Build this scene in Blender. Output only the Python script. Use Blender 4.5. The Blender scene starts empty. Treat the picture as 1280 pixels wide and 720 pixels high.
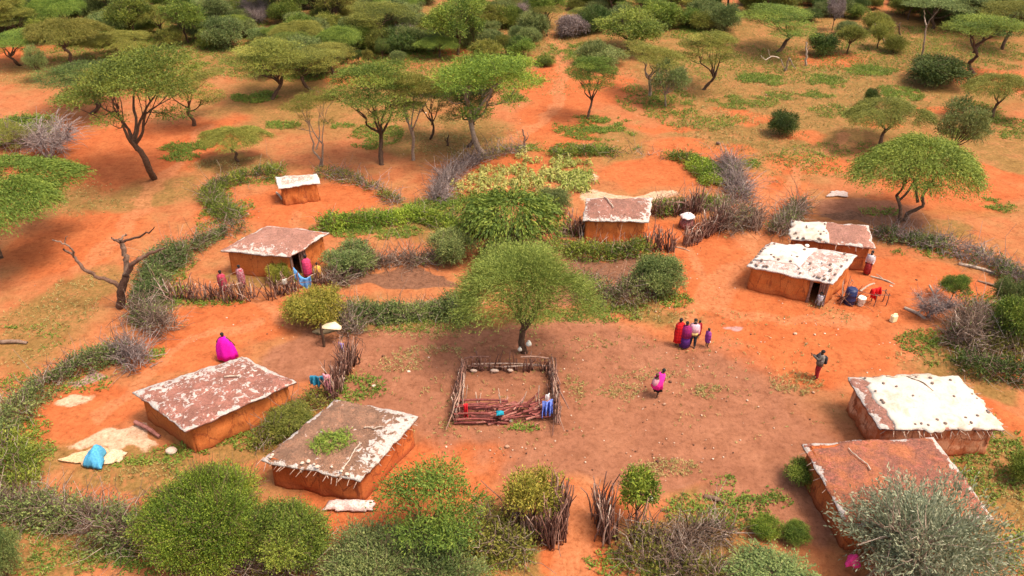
import bpy, math, random
import numpy as np
from mathutils import Vector, Matrix

# ------------------------------------------------------------------ camera, sky, sun, exposure
sc = bpy.context.scene
COL = sc.collection
CAM_H, PITCH, FPX = 25.0, math.radians(33.0), 1004.0
cam_d = bpy.data.cameras.new('camera'); cam = bpy.data.objects.new('camera', cam_d); COL.objects.link(cam)
cam.location = (0, 0, CAM_H); cam.rotation_euler = (math.pi/2 - PITCH, 0, 0)
cam_d.sensor_width = 36.0; cam_d.lens = FPX/1280*36.0; cam_d.clip_start = 0.5; cam_d.clip_end = 6000
sc.camera = cam

SUN = Vector((0.42, -0.16, 0.90)).normalized()
world = bpy.data.worlds.new("World"); sc.world = world; world.use_nodes = True
wn = world.node_tree.nodes; wl = world.node_tree.links
sky = wn.new('ShaderNodeTexSky'); sky.sky_type = 'NISHITA'; sky.sun_disc = False
sky.sun_elevation = math.asin(SUN.z); sky.sun_rotation = math.atan2(SUN.x, SUN.y)
sky.dust_density = 4.0; sky.air_density = 1.0; sky.ozone_density = 0.6
bg = wn['Background']; bg.inputs[1].default_value = 0.13
haze_tint = wn.new('ShaderNodeMix'); haze_tint.data_type = 'RGBA'; haze_tint.blend_type = 'MULTIPLY'; haze_tint.inputs[0].default_value = 1.0
wl.new(sky.outputs[0], haze_tint.inputs[6]); haze_tint.inputs[7].default_value = (1.0, .88, .72, 1); wl.new(haze_tint.outputs[2], bg.inputs[0])   # thin bright cloud, less blue than a clear sky
sun_d = bpy.data.lights.new('sun', 'SUN'); sun = bpy.data.objects.new('sun', sun_d); COL.objects.link(sun)
sun_d.energy = 1.35; sun_d.angle = math.radians(16); sun_d.color = (1.0, 0.93, 0.82)
sun.rotation_euler = SUN.to_track_quat('Z', 'Y').to_euler(); sun.location = (40, -20, 80)
sc.view_settings.view_transform = 'Standard'; sc.view_settings.look = 'None'
sc.view_settings.exposure = 1.52; sc.view_settings.gamma = 1.0

rng = np.random.default_rng(7)
random.seed(7)
cp, sp = math.cos(PITCH), math.sin(PITCH)

# ------------------------------------------------------------------ where a thing stands: a ray meets the ground (or a height)
def ray(px, py):
    u = (px - 640)/FPX; v = (py - 360)/FPX
    return np.array([u, cp - v*sp, -sp - v*cp])
def G(px, py, h=0.0):
    d = ray(px, py); t = (h - CAM_H)/d[2]
    return np.array([d[0]*t, d[1]*t, h])
def V(px, py, y):                                   # the point of that ray in the upright plane at distance y
    d = ray(px, py); t = y/d[1]
    return np.array([d[0]*t, y, CAM_H + d[2]*t])
def mpp(px, py):                                    # metres per picture point at a spot of ground
    g = G(px, py); return (g[1]*cp + CAM_H*sp)/FPX
def dip(px, py):
    g = G(px, py); return math.atan2(CAM_H, g[1])

# ------------------------------------------------------------------ noise
def _h(ix, iy, s):
    n = (ix.astype(np.int64)*374761393 + iy.astype(np.int64)*668265263 + s*1442695041) & 0xffffffff
    n = ((n ^ (n >> 13))*1274126177) & 0xffffffff
    return ((n ^ (n >> 16)) & 0xffff)/65535.0
def vnoise(x, y, s=0):
    ix, iy = np.floor(x), np.floor(y); fx, fy = x-ix, y-iy
    fx = fx*fx*(3-2*fx); fy = fy*fy*(3-2*fy)
    a, b, c, d = _h(ix, iy, s), _h(ix+1, iy, s), _h(ix, iy+1, s), _h(ix+1, iy+1, s)
    return (a*(1-fx)+b*fx)*(1-fy) + (c*(1-fx)+d*fx)*fy
def fbm(x, y, s=0, o=4):
    t = 0; a = .5; n = 0
    for i in range(o):
        t = t + a*vnoise(x, y, s+i*17); n += a; x = x*2.03; y = y*2.03; a *= .5
    return t/n

# ------------------------------------------------------------------ materials
class NT:
    def __init__(self, name, rough=0.9, spec=0.2):
        self.m = bpy.data.materials.new(name); self.m.use_nodes = True
        self.t = self.m.node_tree; self.b = self.t.nodes['Principled BSDF']
        self.b.inputs['Roughness'].default_value = rough; self.b.inputs['Specular IOR Level'].default_value = spec
        self.co = None
    def n(self, typ, **kw):
        x = self.t.nodes.new(typ)
        for k, v in kw.items(): setattr(x, k, v)
        return x
    def lk(self, a, b): self.t.links.new(a, b)
    def put(self, sock, v):
        if hasattr(v, 'is_output') or isinstance(v, bpy.types.NodeSocket): self.lk(v, sock)
        else: sock.default_value = (*v, 1) if isinstance(v, (tuple, list)) and len(v) == 3 and sock.type == 'RGBA' else v
    def coord(self):
        if self.co is None: self.co = self.n('ShaderNodeTexCoord').outputs['Object']
        return self.co
    def noise(self, scale, detail=5, rough=.6, vec=None, dist=0.0):
        x = self.n('ShaderNodeTexNoise'); x.inputs['Scale'].default_value = scale
        x.inputs['Detail'].default_value = detail; x.inputs['Roughness'].default_value = rough
        x.inputs['Distortion'].default_value = dist
        self.lk(vec or self.coord(), x.inputs['Vector']); return x.outputs['Fac']
    def attr(self, name, out='Fac'):
        x = self.n('ShaderNodeAttribute', attribute_name=name); return x.outputs[out]
    def math(self, op, a, b=0.0, c=None):
        x = self.n('ShaderNodeMath', operation=op); self.put(x.inputs[0], a); self.put(x.inputs[1], b)
        if c is not None: self.put(x.inputs[2], c)
        return x.outputs[0]
    def rng(self, v, a, b, c=0.0, d=1.0):
        x = self.n('ShaderNodeMapRange', interpolation_type='SMOOTHSTEP')
        self.put(x.inputs[0], v)
        for i, q in enumerate((a, b, c, d)): x.inputs[i+1].default_value = q
        return x.outputs[0]
    def mix(self, f, a, b, mode='MIX'):
        x = self.n('ShaderNodeMix', data_type='RGBA', blend_type=mode)
        self.put(x.inputs[0], f); self.put(x.inputs[6], a); self.put(x.inputs[7], b); return x.outputs[2]
    def ramp(self, f, stops):
        x = self.n('ShaderNodeValToRGB'); e = x.color_ramp.elements
        while len(e) < len(stops): e.new(0.5)
        for q, (p, c) in zip(e, stops): q.position = p; q.color = (*c, 1)
        self.lk(f, x.inputs[0]); return x.outputs[0]
    def bump(self, h, strength=.5, dist=.05):
        x = self.n('ShaderNodeBump'); x.inputs['Strength'].default_value = strength; x.inputs['Distance'].default_value = dist
        self.lk(h, x.inputs['Height']); self.lk(x.outputs[0], self.b.inputs['Normal'])
    def done(self, col): self.put(self.b.inputs['Base Color'], col); return self.m

def leaf_mat(name, dark, mid, light, var=.18, trans=.17):
    k = NT(name, .65, .25)
    tone = k.attr('tone')
    col = k.ramp(tone, [(0.0, dark), (.5, mid), (1.0, light)])
    oi = k.n('ShaderNodeObjectInfo').outputs['Random']
    h = k.n('ShaderNodeHueSaturation')
    k.lk(k.math('MULTIPLY_ADD', oi, .03, .474), h.inputs['Hue'])
    k.lk(k.math('MULTIPLY_ADD', k.math('FRACT', k.math('MULTIPLY', oi, 7.3)), var*2, 1-var), h.inputs['Value'])
    k.lk(col, h.inputs['Color']); col = h.outputs[0]
    k.done(col)
    tr = k.n('ShaderNodeBsdfTranslucent'); k.lk(col, tr.inputs[0])
    ms = k.n('ShaderNodeMixShader'); ms.inputs[0].default_value = trans
    k.lk(k.b.outputs[0], ms.inputs[1]); k.lk(tr.outputs[0], ms.inputs[2])
    k.lk(ms.outputs[0], k.t.nodes['Material Output'].inputs[0])
    return k.m
M = {}
M['leaf_green'] = leaf_mat('acacia_leaves', (.05,.095,.014), (.12,.185,.026), (.25,.31,.045))
M['leaf_bright'] = leaf_mat('bright_leaves', (.065,.12,.014), (.16,.245,.026), (.33,.40,.045))
M['leaf_deep'] = leaf_mat('deep_green_leaves', (.028,.055,.014), (.06,.105,.02), (.14,.19,.04))
M['leaf_olive'] = leaf_mat('olive_leaves', (.075,.095,.016), (.17,.185,.03), (.31,.30,.055))
M['leaf_grey'] = leaf_mat('grey_green_leaves', (.065,.105,.028), (.15,.20,.06), (.28,.32,.10))
M['leaf_silver'] = leaf_mat('silver_leaves', (.15,.18,.10), (.31,.35,.22), (.54,.56,.38))
M['leaf_feather'] = leaf_mat('feathery_leaves', (.055,.09,.016), (.13,.18,.03), (.28,.32,.07))
M['leaf_yellow'] = leaf_mat('yellow_green_leaves', (.14,.17,.02), (.29,.30,.04), (.46,.40,.06))
M['weed'] = leaf_mat('weed_leaves', (.07,.135,.02), (.155,.25,.032), (.29,.37,.06))
M['grass'] = leaf_mat('dry_grass', (.17,.15,.04), (.29,.25,.08), (.44,.36,.15))
M['maize'] = leaf_mat('maize_leaves', (.12,.19,.03), (.27,.33,.065), (.46,.44,.13), .05)

def tone_mat(name, stops, rough=.85):
    k = NT(name, rough, .2); c = k.ramp(k.attr('tone'), stops)
    nz = k.noise(9, 4); c = k.mix(k.rng(nz, .35, .7), c, k.mix(1.0, c, (.55,.5,.46), 'MULTIPLY'))
    return k.done(c)
M['bark'] = tone_mat('bark', [(0,(.065,.036,.024)), (.5,(.125,.072,.047)), (1,(.26,.17,.12))])
M['bark_pale'] = tone_mat('pale_bark', [(0,(.20,.14,.10)), (.5,(.36,.27,.21)), (1,(.55,.46,.38))])
M['dead_wood'] = tone_mat('dead_wood', [(0,(.08,.042,.03)), (.5,(.16,.088,.062)), (1,(.34,.24,.18))])
M['twig'] = tone_mat('dry_twigs', [(0,(.12,.075,.055)), (.5,(.25,.17,.13)), (1,(.46,.37,.31))])
M['twig_grey'] = tone_mat('grey_twigs', [(0,(.17,.12,.11)), (.5,(.29,.225,.215)), (1,(.46,.38,.36))])
M['stick'] = tone_mat('fence_sticks', [(0,(.10,.045,.035)), (.5,(.25,.125,.095)), (.85,(.40,.25,.19)), (1,(.62,.5,.42))])
M['stick_red'] = tone_mat('dark_red_poles', [(0,(.13,.03,.028)), (.6,(.28,.085,.075)), (.9,(.42,.2,.16)), (1,(.62,.45,.38))])
M['stick_pale'] = tone_mat('pale_poles', [(0,(.17,.10,.075)), (.5,(.33,.21,.16)), (1,(.54,.40,.32))])

def cloth_mat(name, c, c2=None, checks=False):
    k = NT(name, .85, .15); nz = k.noise(14, 3); col = k.mix(k.rng(nz, .4, .62), c, c2 or tuple(x*.7 for x in c))
    z = k.n('ShaderNodeSeparateXYZ'); k.lk(k.coord(), z.inputs[0])
    for ax, f in ((0, 38.), (2, 34.)) if checks else ():
        w = k.rng(k.math('SINE', k.math('MULTIPLY', z.outputs[ax], f)), .55, .8); col = k.mix(k.math('MULTIPLY', w, .45), col, tuple(x*.45 for x in (c2 or c)))
    return k.done(col)
def plain(name, c, rough=.6):
    k = NT(name, rough, .35); nz = k.noise(6, 4)
    return k.done(k.mix(k.rng(nz, .4, .7), c, tuple(x*.8 for x in c)))
M['skin'] = plain('skin', (.075,.038,.024), .55); M['hair'] = plain('hair', (.012,.01,.01), .8)

# ground -------------------------------------------------------------
def ground_mat():
    k = NT('red_earth', .95, .1)
    big = k.noise(.11, 5, .62); med = k.noise(.55, 6, .62); fine = k.noise(5.0, 6, .7); grit = k.noise(24, 4, .7)
    A = k.n('ShaderNodeAttribute', attribute_name='zone_a'); B = k.n('ShaderNodeAttribute', attribute_name='zone_b')
    sa = k.n('ShaderNodeSeparateColor'); k.lk(A.outputs['Color'], sa.inputs[0])
    sb = k.n('ShaderNodeSeparateColor'); k.lk(B.outputs['Color'], sb.inputs[0])
    def mk(s, a=.28, b=.72, w=.7):
        jit = k.math('MULTIPLY_ADD', k.math('ADD', k.math('MULTIPLY', med, .55), k.math('MULTIPLY', fine, .45)), w, -w*.5)
        on = k.rng(s, .0, .18)
        return k.math('MULTIPLY', k.rng(k.math('ADD', s, jit), a, b), on)
    orange = k.ramp(med, [(.25,(.38,.112,.040)), (.5,(.44,.145,.055)), (.75,(.48,.185,.080))])
    tan = k.ramp(med, [(.25,(.29,.105,.038)), (.5,(.36,.145,.052)), (.75,(.40,.178,.066))])
    c = k.mix(k.rng(k.math('MULTIPLY_ADD', med, .5, k.math('MULTIPLY', big, .5)), .41, .62), orange, tan)
    bright = k.ramp(med, [(.3,(.42,.100,.030)), (.7,(.49,.145,.048))])
    c = k.mix(mk(sa.outputs[1], .3, .8, .8), c, bright)
    grass = k.ramp(k.math('MULTIPLY_ADD', fine, .5, k.math('MULTIPLY', med, .5)), [(.34,(.135,.108,.026)), (.5,(.215,.142,.040)), (.60,(.36,.148,.054))])
    c = k.mix(k.math('MULTIPLY', mk(sa.outputs[2], .25, .85, 1.1), .75), c, grass)
    pale = k.ramp(fine, [(.3,(.52,.29,.16)), (.7,(.62,.42,.28))])
    c = k.mix(mk(sb.outputs[0], .35, .75, .8), c, pale)
    dung = k.ramp(med, [(.3,(.26,.10,.052)), (.6,(.32,.128,.066)), (.8,(.38,.165,.088))])
    c = k.mix(mk(sa.outputs[0], .08, .72, .6), c, dung)
    pathc = k.ramp(fine, [(.3,(.43,.15,.058)), (.7,(.53,.21,.092))]); c = k.mix(k.math('MULTIPLY', mk(B.outputs['Alpha'], .3, .9, .7), .6), c, pathc)
    mud = k.ramp(fine, [(.3,(.17,.075,.042)), (.7,(.24,.11,.06))])
    c = k.mix(mk(sb.outputs[1], .3, .6, .3), c, mud)
    ash = (.42,.36,.40)
    c = k.mix(k.math('MULTIPLY', mk(sb.outputs[2], .3, .7, .4), .45), c, ash)
    patch = k.noise(1.6, 5, .65, None, .8); c = k.mix(.85, c, k.ramp(patch, [(.30,(.74,.70,.66)), (.48,(1,1,1)), (.7,(1.17,1.2,1.25))]), 'MULTIPLY')
    c = k.mix(.9, c, k.ramp(fine, [(.30,(.62,.58,.56)), (.47,(1,1,1)), (.72,(1.16,1.18,1.2))]), 'MULTIPLY')
    c = k.mix(.8, c, k.ramp(grit, [(.3,(.8,.78,.76)), (.55,(1,1,1)), (.8,(1.1,1.1,1.1))]), 'MULTIPLY')
    c = k.mix(1.0, c, (.82,.85,.90), 'MULTIPLY')
    hgt = k.math('ADD', k.math('MULTIPLY', med, 1.2), k.math('ADD', k.math('MULTIPLY', fine, .5), k.math('MULTIPLY', grit, .15)))
    k.bump(hgt, .55, .12)
    return k.done(c)
M['ground'] = ground_mat()

def mud_wall_mat(name, a, b, dark, base):
    k = NT(name, .93, .1)
    mp = k.n('ShaderNodeMapping'); mp.inputs['Scale'].default_value = (1,1,.35); k.lk(k.coord(), mp.inputs[0])
    n1 = k.noise(1.3, 5, .6); n2 = k.noise(2.6, 6, .7, mp.outputs[0], .6); n3 = k.noise(14, 5, .7)
    c = k.mix(k.rng(n1, .38, .62), a, b)
    c = k.mix(k.math('MULTIPLY', k.rng(n2, .55, .63), .85), c, dark)
    vo = k.n('ShaderNodeTexVoronoi', feature='DISTANCE_TO_EDGE'); vo.inputs['Scale'].default_value = 1.1; k.lk(mp.outputs[0], vo.inputs['Vector'])
    crk = k.rng(k.math('ADD', vo.outputs['Distance'], k.math('MULTIPLY_ADD', n3, .10, -.05)), .028, .0); c = k.mix(k.math('MULTIPLY', crk, .75), c, dark)
    z = k.n('ShaderNodeSeparateXYZ'); k.lk(k.coord(), z.inputs[0])
    zz = k.math('ADD', z.outputs[2], k.math('MULTIPLY_ADD', n1, .5, -.25))
    c = k.mix(k.rng(zz, .45, .1), c, base)
    c = k.mix(.8, c, k.ramp(n3, [(.3,(.66,.62,.6)), (.5,(1,1,1)), (.75,(1.18,1.15,1.12))]), 'MULTIPLY')
    k.bump(k.math('ADD', n2, k.math('MULTIPLY', n3, .4)), .6, .07)
    return k.done(c)
M['mud'] = mud_wall_mat('mud_plaster', (.42,.115,.03), (.48,.15,.043), (.24,.062,.024), (.36,.10,.032))
M['mud_deep'] = mud_wall_mat('deep_red_mud_plaster', (.40,.10,.03), (.46,.13,.04), (.20,.05,.022), (.30,.075,.028))
M['mud_patchy'] = mud_wall_mat('weathered_mud_plaster', (.42,.11,.04), (.58,.28,.16), (.22,.055,.025), (.34,.09,.035))

def roof_mat(name, earth, earth2, white, thr, edge_w=.3, edge_amt=1.0, pink=(.60,.27,.22), scale=1.0):
    k = NT(name, .9, .15)
    n1 = k.noise(.9*scale, 5, .6); n2 = k.noise(2.3*scale, 6, .65, None, .4); n3 = k.noise(11, 5, .7); n4 = k.noise(4.2, 5, .65, None, 1.0); n5 = k.noise(1.1, 3, .5)
    c = k.mix(k.rng(n1, .4, .6), earth, earth2)
    c = k.mix(k.math('MULTIPLY', k.rng(n4, .52, .66), .6), c, pink)
    c = k.mix(.8, c, k.ramp(n3, [(.3,(.62,.6,.6)), (.5,(1,1,1)), (.75,(1.2,1.18,1.15))]), 'MULTIPLY')
    wm = k.rng(k.math('ADD', k.attr('scraps'), k.math('MULTIPLY_ADD', n4, .55, k.math('MULTIPLY', n2, .45))), thr, thr+.045)
    ed = k.math('ADD', k.attr('edge'), k.math('MULTIPLY_ADD', n4, .9, -.45))
    em = k.math('MULTIPLY', k.rng(k.math('MULTIPLY_ADD', n5, 1.1, k.math('MULTIPLY_ADD', k.attr('edge'), 1.0, k.math('MULTIPLY_ADD', n4, .6, -.87))), edge_w, edge_w*.3), edge_amt)
    whitec = k.ramp(n3, [(.3,tuple(x*.78 for x in white)), (.6,white)])
    c = k.mix(k.math('MAXIMUM', wm, em), c, whitec)
    n6 = k.noise(7, 5, .7, None, 1.5); c = k.mix(.75, c, k.ramp(n6, [(.34,(.55,.5,.48)), (.5,(1,1,1)), (.7,(1.15,1.13,1.1))]), 'MULTIPLY')
    k.bump(k.math('ADD', n2, k.math('MULTIPLY_ADD', n3, .5, n6)), .9, .09)
    return k.done(c)
W = (.56,.50,.465)
M['roof_a'] = roof_mat('earth_roof_whitewashed', (.25,.125,.095), (.32,.155,.12), W, .575, .06, .95, (.42,.17,.13))
M['roof_g'] = roof_mat('flecked_earth_roof', (.25,.115,.088), (.33,.145,.112), W, .592, .06, .95, (.45,.155,.12), 1.3)
M['roof_b'] = roof_mat('earth_roof_brown', (.20,.115,.078), (.29,.16,.105), W, .60, .05, .9, (.38,.175,.105), 1.2)
M['roof_c'] = roof_mat('earth_roof_pinkish', (.30,.15,.115), (.38,.195,.15), W, .61, .08, .95, (.42,.20,.16))
M['roof_d'] = roof_mat('earth_roof_red', (.24,.10,.07), (.38,.135,.065), W, .70, .05, .9, (.50,.15,.11))
M['roof_e'] = roof_mat('white_patched_roof', (.40,.27,.235), (.55,.41,.37), (.64,.575,.55), .49, .3, .8)
M['roof_f'] = roof_mat('pale_hut_roof', (.42,.30,.25), (.5,.36,.3), (.66,.61,.57), .50, .30)
def sheet_mat(name, c, c2):
    k = NT(name, .7, .25); n = k.noise(2.2, 7, .72, None, .9); n3 = k.noise(11, 5, .7, None, .6); n5 = k.noise(.7, 3)
    col = k.mix(k.rng(k.math('MULTIPLY_ADD', n5, .4, k.math('MULTIPLY', n, .6)), .46, .60), c, c2); col = k.mix(k.math('MULTIPLY', k.rng(n3, .56, .68), .7), col, (.36,.25,.19))
    k.bump(n, .5, .05); return k.done(col)
M['sheet'] = sheet_mat('white_plastic_sheet', (.50,.455,.40), (.41,.33,.26))
M['sheet_pink'] = sheet_mat('dusty_white_sheet', (.56,.495,.46), (.44,.31,.26))
M['stone_dark'] = plain('dark_stone', (.19,.13,.105), .9); M['stone_pale'] = plain('pale_stone', (.55,.42,.34), .9)
M['dark_hole'] = plain('dark_board', (.05,.025,.02), .9)
M['white_plastic'] = plain('white_plastic', (.80,.78,.68), .45); M['blue_plastic'] = plain('blue_plastic', (.02,.03,.10), .4)
M['cream_plastic'] = plain('cream_plastic', (.82,.74,.45), .45)

# ------------------------------------------------------------------ mesh helpers
def tag(o, label=None, cat=None, group=None, kind=None):
    if label: o['label'] = label
    if cat: o['category'] = cat
    if group: o['group'] = group
    if kind: o['kind'] = kind
    return o
def empty(name, loc, label, cat, group=None, rz=0.0):
    o = bpy.data.objects.new(name, None); COL.objects.link(o); o.location = Vector(loc); o.rotation_euler = (0,0,rz)
    o.empty_display_size = .3
    return tag(o, label, cat, group)
def mesh_np(name, verts, faces, tone=None, smooth=False, fattr=None, pattr=None):
    """verts (n,3) and faces: an (m,k) array, or a list of those; one mesh."""
    me = bpy.data.meshes.new(name)
    if not isinstance(faces, list): faces = [faces]
    faces = [np.asarray(f, dtype=np.int32) for f in faces if len(f)]
    verts = np.asarray(verts, dtype=np.float32)
    me.vertices.add(len(verts)); me.vertices.foreach_set('co', verts.ravel())
    tot = np.concatenate([np.full(len(f), f.shape[1], np.int32) for f in faces])
    start = np.concatenate([[0], np.cumsum(tot)[:-1]]).astype(np.int32)
    me.loops.add(int(tot.sum())); me.polygons.add(len(tot))
    me.loops.foreach_set('vertex_index', np.concatenate([f.ravel() for f in faces]))
    me.polygons.foreach_set('loop_start', start); me.polygons.foreach_set('loop_total', tot)
    if smooth: me.polygons.foreach_set('use_smooth', np.ones(len(tot), bool))
    if tone is not None:
        a = me.attributes.new('tone', 'FLOAT', 'FACE'); a.data.foreach_set('value', np.asarray(tone, np.float32))
    for k, v in (pattr or {}).items():
        a = me.attributes.new(k, 'FLOAT', 'POINT'); a.data.foreach_set('value', np.asarray(v, np.float32))
    me.update(calc_edges=True); return me
def link(name, me, mat=None, parent=None, loc=None):
    o = bpy.data.objects.new(name, me); COL.objects.link(o)
    if mat is not None and len(me.materials) == 0: me.materials.append(mat)
    elif mat is not None and me.materials[0] != mat:
        o.material_slots[0].link = 'OBJECT'; o.material_slots[0].material = mat
    if parent is not None: o.parent = parent
    if loc is not None: o.location = Vector(loc)
    return o
def unit(a): return a/np.maximum(np.linalg.norm(a, axis=-1, keepdims=True), 1e-9)
def rdir(n, g=rng): return unit(g.normal(size=(n,3)))

class Leaves:
    def __init__(self): self.v = []; self.t = []
    def add(self, P, D, N, l, w, tone):
        D = unit(D); S = unit(np.cross(N, D)); l = np.asarray(l)[:,None]; w = np.asarray(w)[:,None]
        q = np.stack([P - D*l*.5, P + S*w*.5, P + D*l*.5, P - S*w*.5], 1)
        self.v.append(q); self.t.append(np.clip(tone, 0, 1))
    def strands(self, S, D, L, droop, k, ls, lw, tone, g, spread=.8, up=.5, jit=.18):
        n = len(S)
        for j in range(k):
            t = ((j + g.random(n))/k)[:,None]
            P = S + D*L[:,None]*t; P[:,2] -= droop*L*t[:,0]**2
            T = D.copy(); T[:,2] -= 2*droop*t[:,0]
            A = unit(unit(T) + g.normal(size=(n,3))*spread*.6)
            N = unit(g.normal(size=(n,3)) + np.array([0,0,up*2]))
            sz = g.uniform(.7, 1.3, n)
            self.add(P + g.normal(size=(n,3))*ls*.25, A, N, ls*sz, lw*sz, tone + g.normal(size=n)*jit)
    def mesh(self, name):
        v = np.concatenate(self.v).reshape(-1,3); t = np.concatenate(self.t)
        return mesh_np(name, v, np.arange(len(v)).reshape(-1,4), t)

class Sticks:
    """many thin tapering crooked sticks or tubes, collected into one mesh"""
    def __init__(self): self.v = []; self.f = []; self.t = []; self.n = 0
    def add(self, P, r, tone, sides=4):              # P (n,m,3), r (n,m)
        P = np.asarray(P, float); r = np.asarray(r, float); n, m, _ = P.shape
        T = np.gradient(P, axis=1) if m > 2 else np.repeat(P[:,1:]-P[:,:1], 2, 1); T = unit(T)
        ref = np.where(np.abs(T[:,:1,2:3]) > .8, np.array([1.,0,0]), np.array([0,0,1.])); ref = np.broadcast_to(ref, T.shape)
        A = unit(np.cross(T, ref)); B = np.cross(T, A)
        an = np.arange(sides)*2*math.pi/sides
        ring = P[:,:,None,:] + r[:,:,None,None]*(A[:,:,None,:]*np.cos(an)[:,None] + B[:,:,None,:]*np.sin(an)[:,None])
        self.v.append(ring.reshape(-1,3))
        idx = self.n + np.arange(n*m*sides).reshape(n,m,sides)
        nx = np.roll(idx, -1, 2)
        f = np.stack([idx[:,:-1], nx[:,:-1], nx[:,1:], idx[:,1:]], -1)
        self.f.append(f.reshape(-1,4)); self.t.append(np.repeat(np.clip(tone,0,1), (m-1)*sides))
        if sides == 4:
            self.f.append(idx[:,-1,:].reshape(-1,4)); self.t.append(np.clip(tone,0,1)*np.ones(n))
            self.f.append(idx[:,0,::-1].reshape(-1,4)); self.t.append(np.clip(tone,0,1)*np.ones(n))
        self.n += n*m*sides
    def tube(self, pts, r0, r1, tone=.5, sides=7, sub=3, wob=0.0, g=rng):
        pts = np.asarray(pts, float); n = len(pts); seg = (n-1)*sub + 1
        s = np.linspace(0, n-1, seg); q = np.empty((seg,3))
        for i, a in enumerate(s):                     # Catmull-Rom
            k = min(int(a), n-2); u = a-k; p0 = pts[max(k-1,0)]; p1 = pts[k]; p2 = pts[k+1]; p3 = pts[min(k+2,n-1)]
            q[i] = .5*((2*p1) + (-p0+p2)*u + (2*p0-5*p1+4*p2-p3)*u*u + (-p0+3*p1-3*p2+p3)*u**3)
        if wob: q[1:] += g.normal(size=(seg-1,3))*wob
        r = np.linspace(r0, r1, seg)*(1+g.normal(size=seg)*.06)
        self.add(q[None], r[None], np.array([tone]), sides)
        return q
    def twigs(self, S, D, L, r0, r1, bend, tone, g, m=4, sides=3):
        n = len(S); t = np.linspace(0,1,m); off = rdir(n, g)*bend; off2 = rdir(n, g)*bend*.4
        P = S[:,None,:] + D[:,None,:]*(L[:,None]*t)[:,:,None] + off[:,None,:]*((t*t)[None,:]*L[:,None])[:,:,None] + off2[:,None,:]*((np.sin(t*7)*.5)[None,:]*L[:,None])[:,:,None]
        r = np.linspace(r0, r1, m)[None,:]*g.uniform(.7,1.3,(n,1))
        self.add(P, r, tone, sides)
    def mesh(self, name, smooth=False):
        f = self.f
        return mesh_np(name, np.concatenate(self.v), np.concatenate(f), np.concatenate(self.t), smooth)

def box_np(c, s, rz=0.0, jit=0.0, tilt=None):
    c = np.asarray(c, float); s = np.asarray(s, float)/2
    v = np.array([[-1,-1,-1],[1,-1,-1],[1,1,-1],[-1,1,-1],[-1,-1,1],[1,-1,1],[1,1,1],[-1,1,1]], float)*s
    if jit: v += rng.normal(size=v.shape)*jit
    R = np.array(Matrix.Rotation(rz, 3, 'Z'))
    if tilt is not None: R = R @ np.array(Matrix.Rotation(tilt[0], 3, 'X')) @ np.array(Matrix.Rotation(tilt[1], 3, 'Y'))
    f = np.array([[0,3,2,1],[4,5,6,7],[0,1,5,4],[1,2,6,5],[2,3,7,6],[3,0,4,7]])
    return v @ R.T + c, f
def join(parts):
    vs, fs, n = [], [], 0
    for v, f in parts: vs.append(v); fs.append(np.asarray(f)+n); n += len(v)
    return np.concatenate(vs), np.concatenate(fs)
def rings(zs, nseg=24, cap=True):
    """loft of (z, rx, ry, cx, cy, fold) rings"""
    v = []; an = np.arange(nseg)*2*math.pi/nseg
    for (z, rx, ry, cx, cy, fo, ph) in zs:
        w = 1 + fo*1.7*np.sin(an*7+ph) + fo*np.sin(an*4+ph*2.1+1) + fo*.8*np.sin(an*11+ph*3)
        v.append(np.stack([cx+rx*w*np.cos(an), cy+ry*w*np.sin(an), np.full(nseg, z)], 1))
    v = np.concatenate(v); m = len(zs); idx = np.arange(m*nseg).reshape(m,nseg); nx = np.roll(idx,-1,1)
    f = [np.stack([idx[:-1], nx[:-1], nx[1:], idx[1:]], -1).reshape(-1,4)]
    if cap: f += [idx[-1][None], idx[0][::-1][None]]
    return v, f
def rock_mesh(name, seed, flat=.65, sub=2):
    import bmesh
    bm = bmesh.new(); bmesh.ops.create_icosphere(bm, subdivisions=sub, radius=1.0); g = np.random.default_rng(seed)
    ax = rdir(7, g); am = g.uniform(.0, .28, 7)
    for v in bm.verts:
        d = np.array(v.co); k = 1 - sum(a*max(0, float(d@x))**2 for x, a in zip(ax, am)); v.co = Vector(d*k*[1,.8,flat])
    me = bpy.data.meshes.new(name); bm.to_mesh(me); bm.free(); return me

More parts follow.
